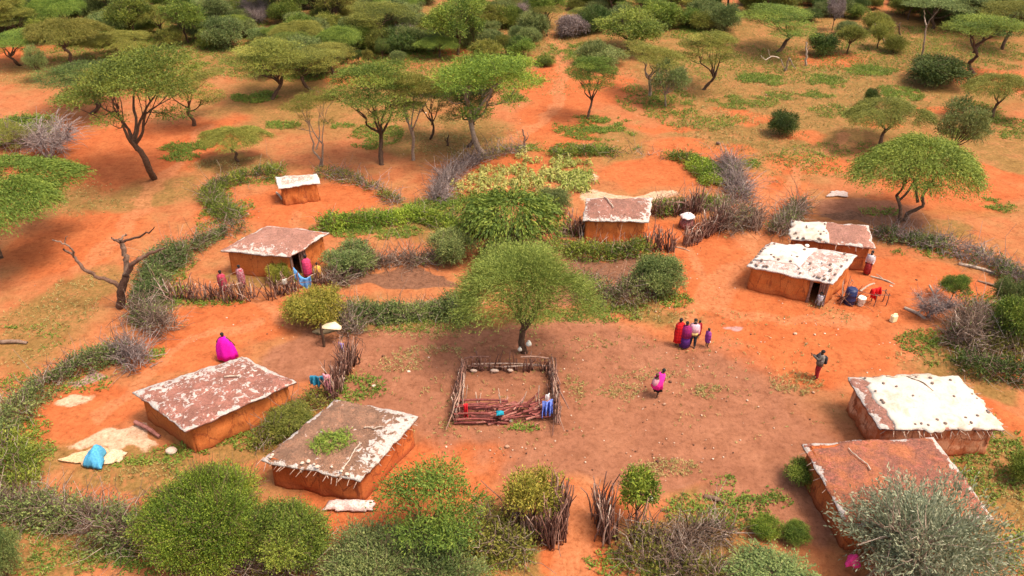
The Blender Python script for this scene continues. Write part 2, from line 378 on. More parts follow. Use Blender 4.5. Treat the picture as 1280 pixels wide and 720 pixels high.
# ------------------------------------------------------------------ ground sheet
def ell(X, Y, cx, cy, rx, ry):                       # soft blob, given by how it reads on the ground
    c = G(cx, cy); ex = abs(G(cx+rx, cy)[0]-c[0]); ey = abs(G(cx, cy-ry)[1]-G(cx, cy+ry)[1])/2
    d = ((X-c[0])/ex)**2 + ((Y-c[1])/ey)**2
    return np.clip(1.2 - .62*d, 0, 1)
Z_DUNG_SHADE = [(800,500,200,70),(640,432,170,26),(500,440,65,36),(900,545,120,45),(740,470,120,50),(560,470,110,60),(395,440,60,26),(640,485,80,60),(760,570,140,40),(960,600,70,45),(1010,620,60,70),(1100,265,55,14),(690,345,40,30),(980,560,60,30)]  # trodden yard, plus the spreading acacia's cast shade painted as dark earth
Z_BRIGHT = [(1045,76,46,12),(885,190,60,12),(1015,205,60,16),(1230,98,60,12),(765,112,26,20),(935,145,40,7),(1090,150,30,7),(560,60,50,8),(1150,260,60,8),(1000,165,40,8),(1180,140,26,6),(840,160,40,6),(430,100,40,8),(360,60,40,7),(20,70,40,10),(1250,215,40,10),(725,680,62,60),(640,565,100,30),(560,560,50,60),(985,430,120,45),(885,330,55,60),(960,250,35,40),(300,395,110,28),(230,430,60,30),(95,530,70,45),(250,175,60,28),(125,195,80,42),(700,130,50,62),(810,215,70,20),(640,205,60,10),(340,262,90,22),(90,300,70,40),(1180,240,90,30),(1040,430,80,40),(420,250,70,16),(940,360,60,50),(60,180,60,30),(830,290,30,18),(1250,440,40,25),(540,600,60,40),(1150,350,80,30),(450,650,80,26),(205,190,50,40),(960,240,60,25),(1250,520,26,40),(1090,370,70,40)]
Z_GRASS_SHADE = [(1220,640,60,60),(120,710,120,20),(30,700,40,40),(1230,470,60,16),(870,720,90,16),(650,712,40,14),(60,395,60,62),(290,207,80,13),(565,172,100,26),(1010,105,180,55),(930,180,90,60),(1150,215,80,22),(60,690,100,36),(1255,590,40,90),(540,408,110,22),(450,490,45,28),(890,640,70,40),(1190,450,75,22),(380,345,120,8),(480,405,50,20),(820,385,60,22),(740,395,90,14),(100,250,70,22),(1160,290,60,12),(300,545,60,26),(560,270,120,26),(40,590,50,50),(740,180,90,26),(250,30,260,50),(640,35,300,40),(1110,50,220,36),(1090,120,190,24),(610,680,70,46),(850,690,110,40),(900,110,90,30),(420,120,160,40),(180,590,90,22),(960,30,200,30),(180,240,60,20),(1110,265,60,16),(70,90,70,18),(460,275,70,12),(1000,150,160,36),(870,90,80,40),(1240,170,70,60),(1210,260,90,16)]  # grass, plus tree shade painted olive under the small flat and spreading acacias
Z_PALE = [(135,578,60,12),(90,512,34,9),(830,588,42,16),(780,250,50,6),(720,225,26,8),(180,566,34,8),(545,420,60,8)]
Z_MUD_SHADE = [(500,350,56,11),(765,334,52,13),(1090,274,46,7)]  # enclosure mud; the last blob paints the shade left of the spreading acacia
Z_ASH = [(897,414,17,3.5),(130,477,26,12)]
PATHS = [([(720,760),(722,660),(728,610)],.7),([(860,400),(890,370),(870,330),(848,305)],.5),([(420,420),(350,400),(326,370)],.5),([(890,380),(930,320),(955,270),(950,225)],.8),([(890,380),(980,400),(1080,400)],.5),([(380,285),(378,262)],.4),([(690,40),(705,90),(690,140),(640,175)],.7),([(110,330),(150,290),(190,240),(230,190),(260,160)],.7),([(320,400),(250,420),(200,450),(120,520)],.4),([(960,270),(1000,215),(1060,170)],.5)]
def path_field(X, Y):
    m = np.zeros_like(X)
    for pts, w in PATHS:
        P = np.array([G(x,y)[:2] for x,y in pts])
        for a, b in zip(P[:-1], P[1:]):
            d = b-a; t = np.clip(((X-a[0])*d[0]+(Y-a[1])*d[1])/(d@d), 0, 1); q = np.hypot(X-a[0]-t*d[0], Y-a[1]-t*d[1]); m = np.maximum(m, np.clip(1.5-q/w, 0, 1))
    return m
def build_ground():
    d = np.concatenate([[-400,-120,-30,0,6], 9*1.0062**np.arange(0,440), 9*1.0062**440*1.12**np.arange(1,30)])
    t = np.concatenate([[-60,-8,-2.2], np.linspace(-1,1,520), [2.2,8,60]])
    D, T = np.meshgrid(d, t, indexing='ij'); X = T*(np.maximum(D,5)*.82+12); Y = D
    warp = 2.2
    XW = X + (fbm(X*.35, Y*.35, 3)-.5)*2*warp; YW = Y + (fbm(X*.35, Y*.35, 9)-.5)*2*warp
    def fld(z):
        m = np.zeros_like(X)
        for e in z: m = np.maximum(m, ell(XW, YW, *e))
        return m
    za = np.stack([fld(Z_DUNG_SHADE), fld(Z_BRIGHT), fld(Z_GRASS_SHADE), np.ones_like(X)], -1)
    zb = np.stack([fld(Z_PALE), fld(Z_MUD_SHADE), fld(Z_ASH), path_field(X+(fbm(X*.5,Y*.5,21)-.5)*2.2, Y+(fbm(X*.5,Y*.5,22)-.5)*2.2)], -1)
    za[...,0] *= 1-.12*ell(XW*.3+X*.7, YW*.3+Y*.7, 632, 492, 50, 27)
    za[...,2] *= 1 - .65*za[...,1]
    H = (fbm(X*.22, Y*.22, 5)-.5)*.16 + (fbm(X*1.3, Y*1.3, 6, 3)-.5)*.07
    H = np.where(D > 8, H, 0)
    n, m = X.shape; idx = np.arange(n*m).reshape(n,m)
    f = np.stack([idx[:-1,:-1], idx[:-1,1:], idx[1:,1:], idx[1:,:-1]], -1).reshape(-1,4)
    me = mesh_np('ground', np.stack([X,Y,H], -1).reshape(-1,3), f, smooth=True)
    for nm, z in (('zone_a', za), ('zone_b', zb)):
        a = me.attributes.new(nm, 'FLOAT_COLOR', 'POINT'); a.data.foreach_set('color', z.astype(np.float32).ravel())
    tag(link('ground', me, M['ground']), kind='structure')
build_ground()

# ------------------------------------------------------------------ huts
def bil(Q, u, v):
    a, b, c, d = Q; u = np.asarray(u)[...,None]; v = np.asarray(v)[...,None]
    return (a*(1-u)+b*u)*(1-v) + (d*(1-u)+c*u)*v
class Hut: pass
def hut(label, px, z, roof, wall, over=.28, door=None, seed=1, thick=.075, hump=.10, sheet=None, eave=None, white=None, group='mud walled huts of the village'):
    g = np.random.default_rng(seed)
    Q = [G(x, y, h) for (x, y), h in zip(px, z)]     # FL, FR, BR, BL at roof height
    cen = sum(Q)/4; loc = np.array([cen[0], cen[1], 0.0])
    Q = [q-loc for q in Q]
    root = empty('mud_hut', loc, label, 'hut', group)
    # roof
    n = 44; u = np.linspace(0,1,n); U, Vv = np.meshgrid(u, u, indexing='ij')
    P = bil(Q, U, Vv)
    hm = hump*np.sin(math.pi*U)**.7*np.sin(math.pi*Vv)**.7 + (fbm(P[...,0]*1.1+seed*9, P[...,1]*1.1, seed)-.5)*.22
    wl_, wd = np.linalg.norm(Q[1]-Q[0]), np.linalg.norm(Q[3]-Q[0])
    edge = np.minimum(np.minimum(U,1-U)*wl_, np.minimum(Vv,1-Vv)*wd)
    out = P - bil(Q, np.array(.5), np.array(.5)); out[...,2] = 0; out = unit(out)
    bj = np.clip(1 - edge/.5, 0, 1)[...,None]
    P = P + out*bj*((fbm(P[...,0]*2.2+seed*3, P[...,1]*2.2, seed+5, 3)-.5)*.20)[...,None]
    P[...,2] += hm - .10*bj[...,0] + (fbm(P[...,0]*3+seed, P[...,1]*3, seed+8, 3)-.5)*.08*bj[...,0]
    top = P.reshape(-1,3); bot = top.copy(); bot[:,2] -= thick*(.8+.5*fbm(top[:,0]*4, top[:,1]*4, seed+2))
    idx = np.arange(n*n).reshape(n,n); k = n*n
    f1 = np.stack([idx[:-1,:-1], idx[1:,:-1], idx[1:,1:], idx[:-1,1:]], -1).reshape(-1,4)
    ring = np.concatenate([idx[:,0], idx[-1,1:], idx[-2::-1,-1], idx[0,-2:0:-1]]); rn = np.roll(ring,-1)
    f3 = np.stack([ring+k, rn+k, rn, ring], -1)
    e2 = np.concatenate([edge.ravel(), edge.ravel()*0+.6])
    me = mesh_np('roof', np.concatenate([top,bot]), np.concatenate([f1, f1[:,::-1]+k, f3]), smooth=False, pattr={'edge': e2, 'scraps': np.tile((white(U,Vv) if white else U*0).ravel(), 2)})
    roof_o = link('roof', me, M[roof], root)
    def at(uu, vv):                                   # a point lying on the roof, in world space
        i = int(round(uu*(n-1))); j = int(round(vv*(n-1))); return P[i,j] + loc
    # walls: four faces of mud plaster with a door gap
    C = bil(Q, np.array(.5), np.array(.5))
    W4 = []
    for q in Q:
        dlt = q-C; dlt[2] = 0; W4.append(q - unit(dlt)*over*1.35)
    vs, fs, nn = [], [], 0
    for s in range(4):
        a, b = W4[s], W4[(s+1)%4]; nu, nv = 30, 12
        uu = np.linspace(0,1,nu+1); vv = np.linspace(0,1,nv+1); UU, VV = np.meshgrid(uu, vv, indexing='ij')
        ht = (a[2]*(1-UU)+b[2]*UU) - .08
        X = a*(1-UU[...,None]) + b*UU[...,None]; X = X.copy(); X[...,2] = ht*VV
        nrm = np.array([b[1]-a[1], -(b[0]-a[0]), 0]); nrm /= np.linalg.norm(nrm)
        ew = np.sin(math.pi*UU)**.25
        X += nrm*((.10*(1-VV)**1.5) + (fbm(UU*7+seed*5+s*3, VV*2.5, seed+s, 3)-.5)*.26*ew)[...,None]
        X[:,0,2] = -.06
        id2 = nn + np.arange((nu+1)*(nv+1)).reshape(nu+1,nv+1)
        f = np.stack([id2[:-1,:-1], id2[1:,:-1], id2[1:,1:], id2[:-1,1:]], -1)
        keep = np.ones((nu,nv), bool)
        if door and door[0] == s:
            um = (uu[:-1]+uu[1:])/2; vm = (vv[:-1]+vv[1:])/2
            keep = ~(((um > door[1]) & (um < door[2]))[:,None] & (vm < door[3])[None,:])
        fs.append(f[keep]); vs.append(X.reshape(-1,3)); nn += X.size//3
    wo = link('wall', mesh_np('wall', np.concatenate(vs), np.concatenate(fs), smooth=True), M[wall], root)
    md = wo.modifiers.new('thickness', 'SOLIDIFY'); md.thickness = .16; md.offset = -1
    if door:
        a, b = W4[door[0]], W4[(door[0]+1)%4]; st = Sticks(); nrm = np.array([b[1]-a[1], -(b[0]-a[0]), 0]); nrm /= np.linalg.norm(nrm)
        for uq, cnt in ((door[1], 2), (door[2], 5)):
            for c in range(cnt):
                p = a*(1-uq)+b*uq + nrm*(.06+.03*c%2) + unit(b-a)*(.09*c-.04)*(1 if uq == door[2] else -1); p = p.copy(); h = p[2]-.12; p[2] = -.05
                q = p + np.array([0,0,h]) + g.normal(size=3)*.02
                st.tube([p, (p+q)/2+g.normal(size=3)*.015, q], .05, .045, g.uniform(.2,.7), 5)
        link('door_frame', st.mesh('door_frame'), M['stick'], root)
    if eave:
        for (s, u0, u1, cnt, ln) in eave:
            a, b = Q[s], Q[(s+1)%4]; nrm = np.array([b[1]-a[1], -(b[0]-a[0]), 0]); nrm /= np.linalg.norm(nrm)
            uq = np.linspace(u0, u1, cnt) + g.normal(size=cnt)*.01
            S = a*(1-uq[:,None]) + b*uq[:,None] - nrm*.25; S[:,2] -= .16
            Dd = unit(np.tile(nrm, (cnt,1)) + g.normal(size=(cnt,3))*[.3,.3,.08] - [0,0,.12])
            for q in range(cnt):
                st = Sticks(); st.twigs(S[q:q+1], Dd[q:q+1], g.uniform(.3, ln, 1)+.15, .025, .014, .1, g.uniform(.5,1,1), g, 3, 4)
                link('eave_stick', st.mesh('eave_stick'), M['stick_pale'], root)
    if sheet:
        u0, u1, v0, v1, mat, rag = sheet
        i0, i1, j0, j1 = int(u0*(n-1)), int(round(u1*(n-1))), int(v0*(n-1)), int(round(v1*(n-1)))
        m1, m2 = 40, 40; uu = np.linspace(u0, u1, m1); vv = np.linspace(v0, v1, m2); UU, VV = np.meshgrid(uu, vv, indexing='ij')
        fi = np.clip(UU*(n-1), 0, n-1.001); fj = np.clip(VV*(n-1), 0, n-1.001); ii = fi.astype(int); jj = fj.astype(int); a = (fi-ii)[...,None]; b = (fj-jj)[...,None]
        S = (P[ii,jj]*(1-a)+P[ii+1,jj]*a)*(1-b) + (P[ii,jj+1]*(1-a)+P[ii+1,jj+1]*a)*b
        be = np.minimum(np.minimum(UU-u0, u1-UU)*wl_, np.minimum(VV-v0, v1-VV)*wd); bb = np.clip(1-be/.35, 0, 1)
        S = S + (out[ii,jj])*(bb*(fbm(S[...,0]*2.6, S[...,1]*2.6, seed+31, 3)-.42)*rag)[...,None]
        S[...,2] += .035 + (fbm(S[...,0]*2.2, S[...,1]*2.2, seed+40, 4)-.4)*.09 - .05*bb**3
        id3 = np.arange(m1*m2).reshape(m1,m2)
        f = np.stack([id3[:-1,:-1], id3[1:,:-1], id3[1:,1:], id3[:-1,1:]], -1).reshape(-1,4)
        so = link('roof_sheet', mesh_np('roof_sheet', S.reshape(-1,3), f), M[mat], root)
        md = so.modifiers.new('thickness', 'SOLIDIFY'); md.thickness = .012; md.offset = 1
    h = Hut(); h.root = root; h.at = at; h.loc = loc; h.W4 = [w+loc for w in W4]; h.Q = [q+loc for q in Q]; return h

H1 = hut('smallest hut, pale sheeted roof, alone inside the far ring of brush', [(348,233),(400,227),(395,215),(345,220)], [1.5,1.5,1.6,1.6], 'roof_f', 'mud', .2, seed=3, hump=.1)
H2 = hut('hut with people and a stick fence at its front and a white edged roof', [(275,311),(362,320),(411,288),(333,281)], [1.75,1.75,1.9,1.9], 'roof_c', 'mud', .3, door=(1,.06,.3,.85), seed=5, white=lambda u,v: .16*np.exp(-((u-.45)/.45)**2-(v/.32)**2))
H3 = hut('hut with a long pole lying on its roof, between two stick fences', [(728,274),(811,275),(816,246),(733,246)], [1.65,1.65,1.85,1.85], 'roof_a', 'mud', .22, seed=8, white=lambda u,v: .11*np.exp(-(v/.13)**2)+.11*np.exp(-((u-1)/.13)**2)+.05*np.exp(-(u/.1)**2))
H4 = hut('hut with half its roof white sheet and half pinkish earth', [(990,297),(1095,309),(1086,280),(989,274)], [1.7,1.7,1.85,1.85], 'roof_c', 'mud_deep', .25, seed=11, sheet=(.0,.46,.02,.98,'sheet',.5), eave=[(0,.55,.98,5,.6)])
H5 = hut('hut with stone studded white roof and an open doorway at its corner', [(933,331),(1042,353),(1072,317),(965,300)], [1.65,1.65,1.85,1.85], 'roof_e', 'mud', .26, door=(0,.80,.93,.86), seed=14, sheet=(.0,.55,.25,.98,'sheet_pink',.5))
H6 = hut('hut roofed with one big clean white plastic sheet', [(1100,535),(1258,535),(1200,467),(1060,470)], [1.7,1.7,1.85,1.85], 'roof_a', 'mud_patchy', .3, seed=17, sheet=(.12,1.0,.0,1.0,'sheet',.55), eave=[(0,.1,.98,26,.55),(1,.1,.9,14,.4)])
H7 = hut('hut with red earth roof half hidden by the silvery bush', [(1060,655),(1243,645),(1167,545),(1002,552)], [1.6,1.6,1.75,1.75], 'roof_d', 'mud_deep', .25, seed=20, eave=[(3,.1,.95,9,.35)])
H8 = hut('long hut whose brown roof is flecked with white scraps, by the blue cloth', [(164,488),(231,537),(370,476),(302,443)], [1.7,1.7,1.75,1.75], 'roof_g', 'mud', .3, seed=23, white=lambda u,v: .035+.10*np.exp(-(u/.22)**2)+.03*np.exp(-((u-.5)/.4)**2))
H9 = hut('hut with a green patch of grass growing on its brown roof', [(325,573),(450,599),(524,517),(418,498)], [1.6,1.6,1.7,1.7], 'roof_b', 'mud_deep', .28, seed=26, white=lambda u,v: .20*np.exp(-((u-1)/.25)**2-((v-.6)/.6)**2)+.12*np.exp(-(v/.06)**2), eave=[(0,.02,.95,20,.5),(1,.3,.95,10,.3)])

# ------------------------------------------------------------------ trees and bushes
def pad_leaves(L, pads, dens, ls, lw, g, k=4, ln=(.45,.85)):
    for (c, rx, ry, rz) in pads:
        n = max(6, int(dens*rx*ry*math.pi)); a = g.random(n)*2*math.pi; r = np.sqrt(g.random(n))
        S = np.stack([c[0]+rx*r*np.cos(a), c[1]+ry*r*np.sin(a), c[2]+rz*(1-r*r)*g.uniform(-.35,1,n)], 1)
        D = np.stack([np.cos(a)*r, np.sin(a)*r, np.full(n,.22)], 1) + g.normal(size=(n,3))*[.5,.5,.22]
        L.strands(S, unit(D), g.uniform(*ln, n), .12, k, ls, lw, g.normal(.48,.19)+g.normal(size=n)*.10, g, .8, .5)
def limbs(S, g, targets, base_r, H, fork, lean, nmain=5, multi=1, branch=1.0, tw=8):
    """trunk, a few sinuous main limbs, each dividing to the crown points it carries; twigs under the leaves"""
    ang = np.array([math.atan2(t[1], t[0]) for t in targets]); off = g.random()*6.28
    grp = ((ang+off) % (2*math.pi))/(2*math.pi)*nmain; grp = grp.astype(int); forks = []
    for m in range(multi):
        a0 = off+m*2.6; sp = .22 if multi > 1 else 0
        b0 = np.array([math.cos(a0)*sp, math.sin(a0)*sp, -.15]); fk = np.array([g.normal()*lean+math.cos(a0)*sp*3, g.normal()*lean+math.sin(a0)*sp*3, H*fork*g.uniform(.88,1.12)])
        m1 = b0*.65+fk*.35 + g.normal(size=3)*[.13,.13,0]; m2 = b0*.3+fk*.7+g.normal(size=3)*[.16,.16,0]
        S.tube([b0*[1.3,1.3,1], b0+[0,0,.2], m1, m2, fk], base_r*1.15/multi**.4, base_r*.72/multi**.4, g.uniform(.3,.6), 8, 4, .012, g); forks.append(fk)
    for k in range(nmain):
        T = [t for t, q in zip(targets, grp) if q == k]
        if not T: continue
        c = np.mean(T, axis=0); fk = forks[k % multi]; s0 = fk*g.uniform(.72,1.0) if k else fk
        e = s0 + (c-s0)*[.62,.62,.66]; m1 = s0+(e-s0)*[.45,.45,.38] + g.normal(size=3)*.06*np.linalg.norm(e-s0); m2 = s0+(e-s0)*[.75,.75,.72]+g.normal(size=3)*.06*np.linalg.norm(e-s0)
        q = S.tube([s0, m1, m2, e], base_r*.52*branch, base_r*.26*branch, g.uniform(.2,.55), 6, 3, .015, g)
        for t in T:
            p = q[g.integers(int(len(q)*.55), len(q))]; mm = (p+t)/2 + g.normal(size=3)*.09*np.linalg.norm(t-p) - [0,0,.05]
            z = S.tube([p, mm, t], base_r*.2*branch, .016, g.uniform(.15,.5), 5, 3, .015, g)
            n = tw; d = unit(rdir(n, g)*[1,1,.35] + unit(t-p)*.5 + [0,0,.25]); S.twigs(z[g.integers(2, len(z), n)], d, g.uniform(.25,.55,n)*.16*H, .017*branch, .007, .25, g.uniform(.1,.6,n), g, 4, 3)
def umbrella(seed, H=7.0, R=4.0, npad=15, low=3, dens=85, fork=.4, lean=.3, ls=.12, lw=.048, flat=.16, multi=1, branch=1.0, nmain=5):
    g = np.random.default_rng(seed); L = Leaves(); S = Sticks(); pads = []
    sx, sy = g.normal()*.12, g.normal()*.12                       # the crown leans a little
    for i in range(npad):
        rr = R*.74*math.sqrt((i+.3)/npad)*g.uniform(.8,1.14); an = i*2.39996 + g.normal()*.4; x, y = rr*math.cos(an), rr*math.sin(an)
        z = H*.95 - (flat+.08)*R*(rr/R)**2*1.6 + g.choice([0,-.11,-.2])*R*g.uniform(.6,1.1) + sx*x + sy*y
        q = R*g.uniform(.22,.40)
        pads.append((np.array([x, y, z]), q, q*g.uniform(.65,1), .075*R*g.uniform(.6,1.3)))
    for i in range(low):
        an = g.random()*6.28; rr = R*g.uniform(.5,.82); q = R*g.uniform(.18,.28)
        pads.append((np.array([rr*math.cos(an), rr*math.sin(an), H*g.uniform(.56,.72)]), q, q*.8, .06*R))
    pad_leaves(L, pads, dens, ls, lw, g, 5, (.35,.8))
    limbs(S, g, [c-[0,0,rz*.6] for c,_,_,rz in pads], .19*H/7, H, fork, lean, nmain, multi, branch)
    return L.mesh('crown'), S.mesh('trunk', True), R, H
def canopy(seed, H=5.0, R=3.4, z0=.5, n=9000, ln=(.45,.9), ls=.125, lw=.04, fork=.3, lean=.25, nmain=4, multi=1, droop=.4, flat=1.0, k=7, ragged=1.0):
    """feathery dome: fine strands lying outward over a lumpy shell, open underneath"""
    g = np.random.default_rng(seed); L = Leaves(); S = Sticks(); a = g.random(n)*6.28; r = np.sqrt(g.random(n))
    edge = 1+ragged*(.16*np.sin(a*3+seed)+.10*np.sin(a*7+seed*2)); x, y = R*.86*r*edge*np.cos(a), R*.86*r*edge*np.sin(a)
    lump = fbm(x*1.1/R*3.4+seed*3, y*1.1/R*3.4, seed, 3); sh = np.sqrt(np.maximum(0, 1-(r*.97)**2))
    zb, zt = H*z0, H; z = zb + (zt-zb)*(sh*.80+.45*ragged*(lump-.5)+.08)*np.where(g.random(n)<.7, g.uniform(.85,1.03,n), g.uniform(.25,.9,n))
    keep = lump > .36; P = np.stack([x,y,z],1)[keep]; a = a[keep]; r = r[keep]; m = len(P)
    D = unit(np.stack([np.cos(a)*(r+.2), np.sin(a)*(r+.2), .5*(1-r)], 1) + g.normal(size=(m,3))*[.45,.45,.2])
    L.strands(P, D, g.uniform(*ln, m), droop, k, ls, lw, .2+.6*lump[keep]+g.normal(size=m)*.13, g, .45, .4, .12)
    T = [np.array([R*.6*math.sqrt((i+.4)/14)*math.cos(i*2.4), R*.6*math.sqrt((i+.4)/14)*math.sin(i*2.4), zb+(zt-zb)*(.62-.35*(i/14))]) for i in range(14)]
    limbs(S, g, T, .18*H/5.5, H, fork, lean, nmain, multi)
    return L.mesh('crown'), S.mesh('trunk', True), R, H
def dome(seed, H=5.0, R=2.4, z0=.35, dens=95, ls=.14, lw=.062, up=.3, nl=14, k=5, ln=(.3,.7), stem=1, droop=.15, r0=.13, fine=.0):
    """rounded crown of unequal lumps on a forked trunk"""
    g = np.random.default_rng(seed); L = Leaves(); S = Sticks(); zc = H*(z0+1)/2; rz = H*(1-z0)/2
    lumps = []
    for i in range(nl):
        an = i*2.39996+g.normal()*.4; u = g.uniform(-.7,.9); rr = math.sqrt(max(0,1-u*u))*g.uniform(.45,.80)
        lumps.append((np.array([R*rr*math.cos(an), R*rr*math.sin(an), zc+rz*u*.66]), R*g.uniform(.22,.46), rz*g.uniform(.26,.5)))
    for c, a, b in lumps:
        n = int(dens*a*a*4); D0 = rdir(n, g); D0[:,2] = np.abs(D0[:,2])*np.where(g.random(n)<.75,1,-1)
        r = g.uniform(.35,1,n)[:,None]
        P = c + D0*r*[a,a,b]; P[:,2] = np.maximum(P[:,2], .12)
        D = unit(D0 + g.normal(size=(n,3))*.45 + [0,0,up])
        L.strands(P, D, g.uniform(*ln, n), droop, k, ls, lw, g.normal(.5,.17)+g.normal(size=n)*.13, g, .8, .3)
        q = max(5, n//9); i_ = g.integers(0, n, q); Ds = unit(D0[i_]*.8 + g.normal(size=(q,3))*.4 + [0,0,.45]); Ps = c + D0[i_]*[a*.9,a*.9,b*.9]; Ps[:,2] = np.maximum(Ps[:,2], .15); Ls = g.uniform(.5,1.0,q)*R*.30
        L.strands(Ps, Ds, Ls, .1, 7, ls*.9, lw*.8, .6+g.normal(size=q)*.15, g, .6, .3)
        q2 = max(3, q//3); S.twigs(Ps[:q2], Ds[:q2], Ls[:q2]*1.1, .012, .005, .3, g.uniform(.4,1,q2), g, 4, 3)
    for m in range(stem):
        b0 = np.array([g.normal()*.15*(stem>1), g.normal()*.15*(stem>1), -.12]); fk = np.array([g.normal()*.2, g.normal()*.2, max(.25, H*z0*.9)])
        S.tube([b0, (b0+fk)/2+g.normal(size=3)*[.08,.08,0], fk], r0/stem**.3, r0*.7/stem**.3, .4, 7, 3, .01, g)
        for c, a, b in lumps[m::stem]:
            q = S.tube([fk, fk*.5+c*.5+g.normal(size=3)*.1, c], r0*.45, .02, .35, 5, 3, .012, g)
            n = 10; D = unit(rdir(n, g)+[0,0,.4]); S.twigs(np.repeat(q[-2:-1], n, 0), D, g.uniform(.5,1,n)*a*1.25, .022, .008, .2, g.uniform(.1,.8,n), g, 4, 3)
    return L.mesh('crown'), S.mesh('trunk', True), R, H
def bare(seed, H=2.5, R=1.8, n=900):
    g = np.random.default_rng(seed); S = Sticks()
    for i in range(9):
        a = g.random()*6.28; e = np.array([math.cos(a)*R*g.uniform(.3,.8), math.sin(a)*R*g.uniform(.3,.8), H*g.uniform(.45,.85)])
        q = S.tube([[0,0,-.1], e*[.35,.35,.5], e], .05, .02, .5, 4, 3, .02, g)
        k = n//9; pi = g.integers(3, len(q), k); D = unit(rdir(k, g) + [math.cos(a)*.6, math.sin(a)*.6, .6])
        S.twigs(q[pi], D, g.uniform(.4,.95,k), .014, .006, .75, g.uniform(.2,1,k), g, 4, 3)
    return None, S.mesh('branches'), R, H

LIB = {}
LIB['u'] = [umbrella(100+i, npad=[15,14,17,16,13][i], low=[2,4,1,3,5][i], lean=[.25,.4,.5,.6,.35][i], fork=[.42,.34,.5,.36,.45][i], flat=[.16,.20,.12,.28,.22][i]) for i in range(5)]
LIB['s'] = [umbrella(120+i, npad=11, low=3, dens=55, lean=.4, fork=.3, ls=.13, lw=.045, multi=2, branch=1.0, nmain=4) for i in range(2)]
LIB['f'] = [canopy(130+i, flat=1, z0=[.62,.57,.68][i], fork=[.36,.30,.40][i], multi=[1,2,1][i]) for i in range(3)]
LIB['d'] = [dome(140+i, z0=[.32,.28,.4][i], dens=85) for i in range(3)]
LIB['k'] = [dome(160+i, H=2.6, R=1.9, z0=.02, dens=120, ls=.13, lw=.058, nl=14+i, stem=4, r0=.06) for i in range(4)]
LIB['b'] = [bare(180+i) for i in range(2)]
TREE = {'u':('umbrella_tree','crown','trunk'), 'f':('feathery_tree','crown','trunk'), 's':('umbrella_tree','crown','trunk'), 'd':('round_tree','crown','trunk'), 'k':('thorn_bush','foliage','stems'), 'b':('bare_bush','foliage','branches')}
cnt = {}
def plant(kind, px, py, wpx, hpx, mat, label, cat='tree', group=None, var=None, wood='bark', deep=1.0, proto=None, name=None):
    """stand a tree at a spot of ground with the width and height it shows from there"""
    g0 = G(px, py); k = mpp(px, py); a = dip(px, py)
    R = wpx*k/2; 
    if kind in 'kb' or (proto is not None and kind == 'k'): H = max((hpx*k - R*math.sin(a)*.55)/math.cos(a)*.97, R*.45)
    else: H = max((hpx*k - R*math.sin(a)*(.25 if kind == 'f' else .42))/math.cos(a), R*.5)
    i = cnt.get(kind, 0); cnt[kind] = i+1
    lv, tk, R0, H0 = proto if proto is not None else LIB[kind][(i if var is None else var) % len(LIB[kind])]
    nm, cn, tn = TREE[kind]
    t = empty(name or nm, g0, label, cat, group, random.uniform(0, 6.28) if proto is None else 0.0)
    if kind == 'f': deep = .8; t.rotation_euler.z *= .06
    t.scale = (R/R0, R/R0*deep, H/H0)
    if lv: link(cn, lv, M[mat], t)
    link(tn, tk, M[wood], t)
    return t
GU = 'flat topped acacia trees beyond the village'
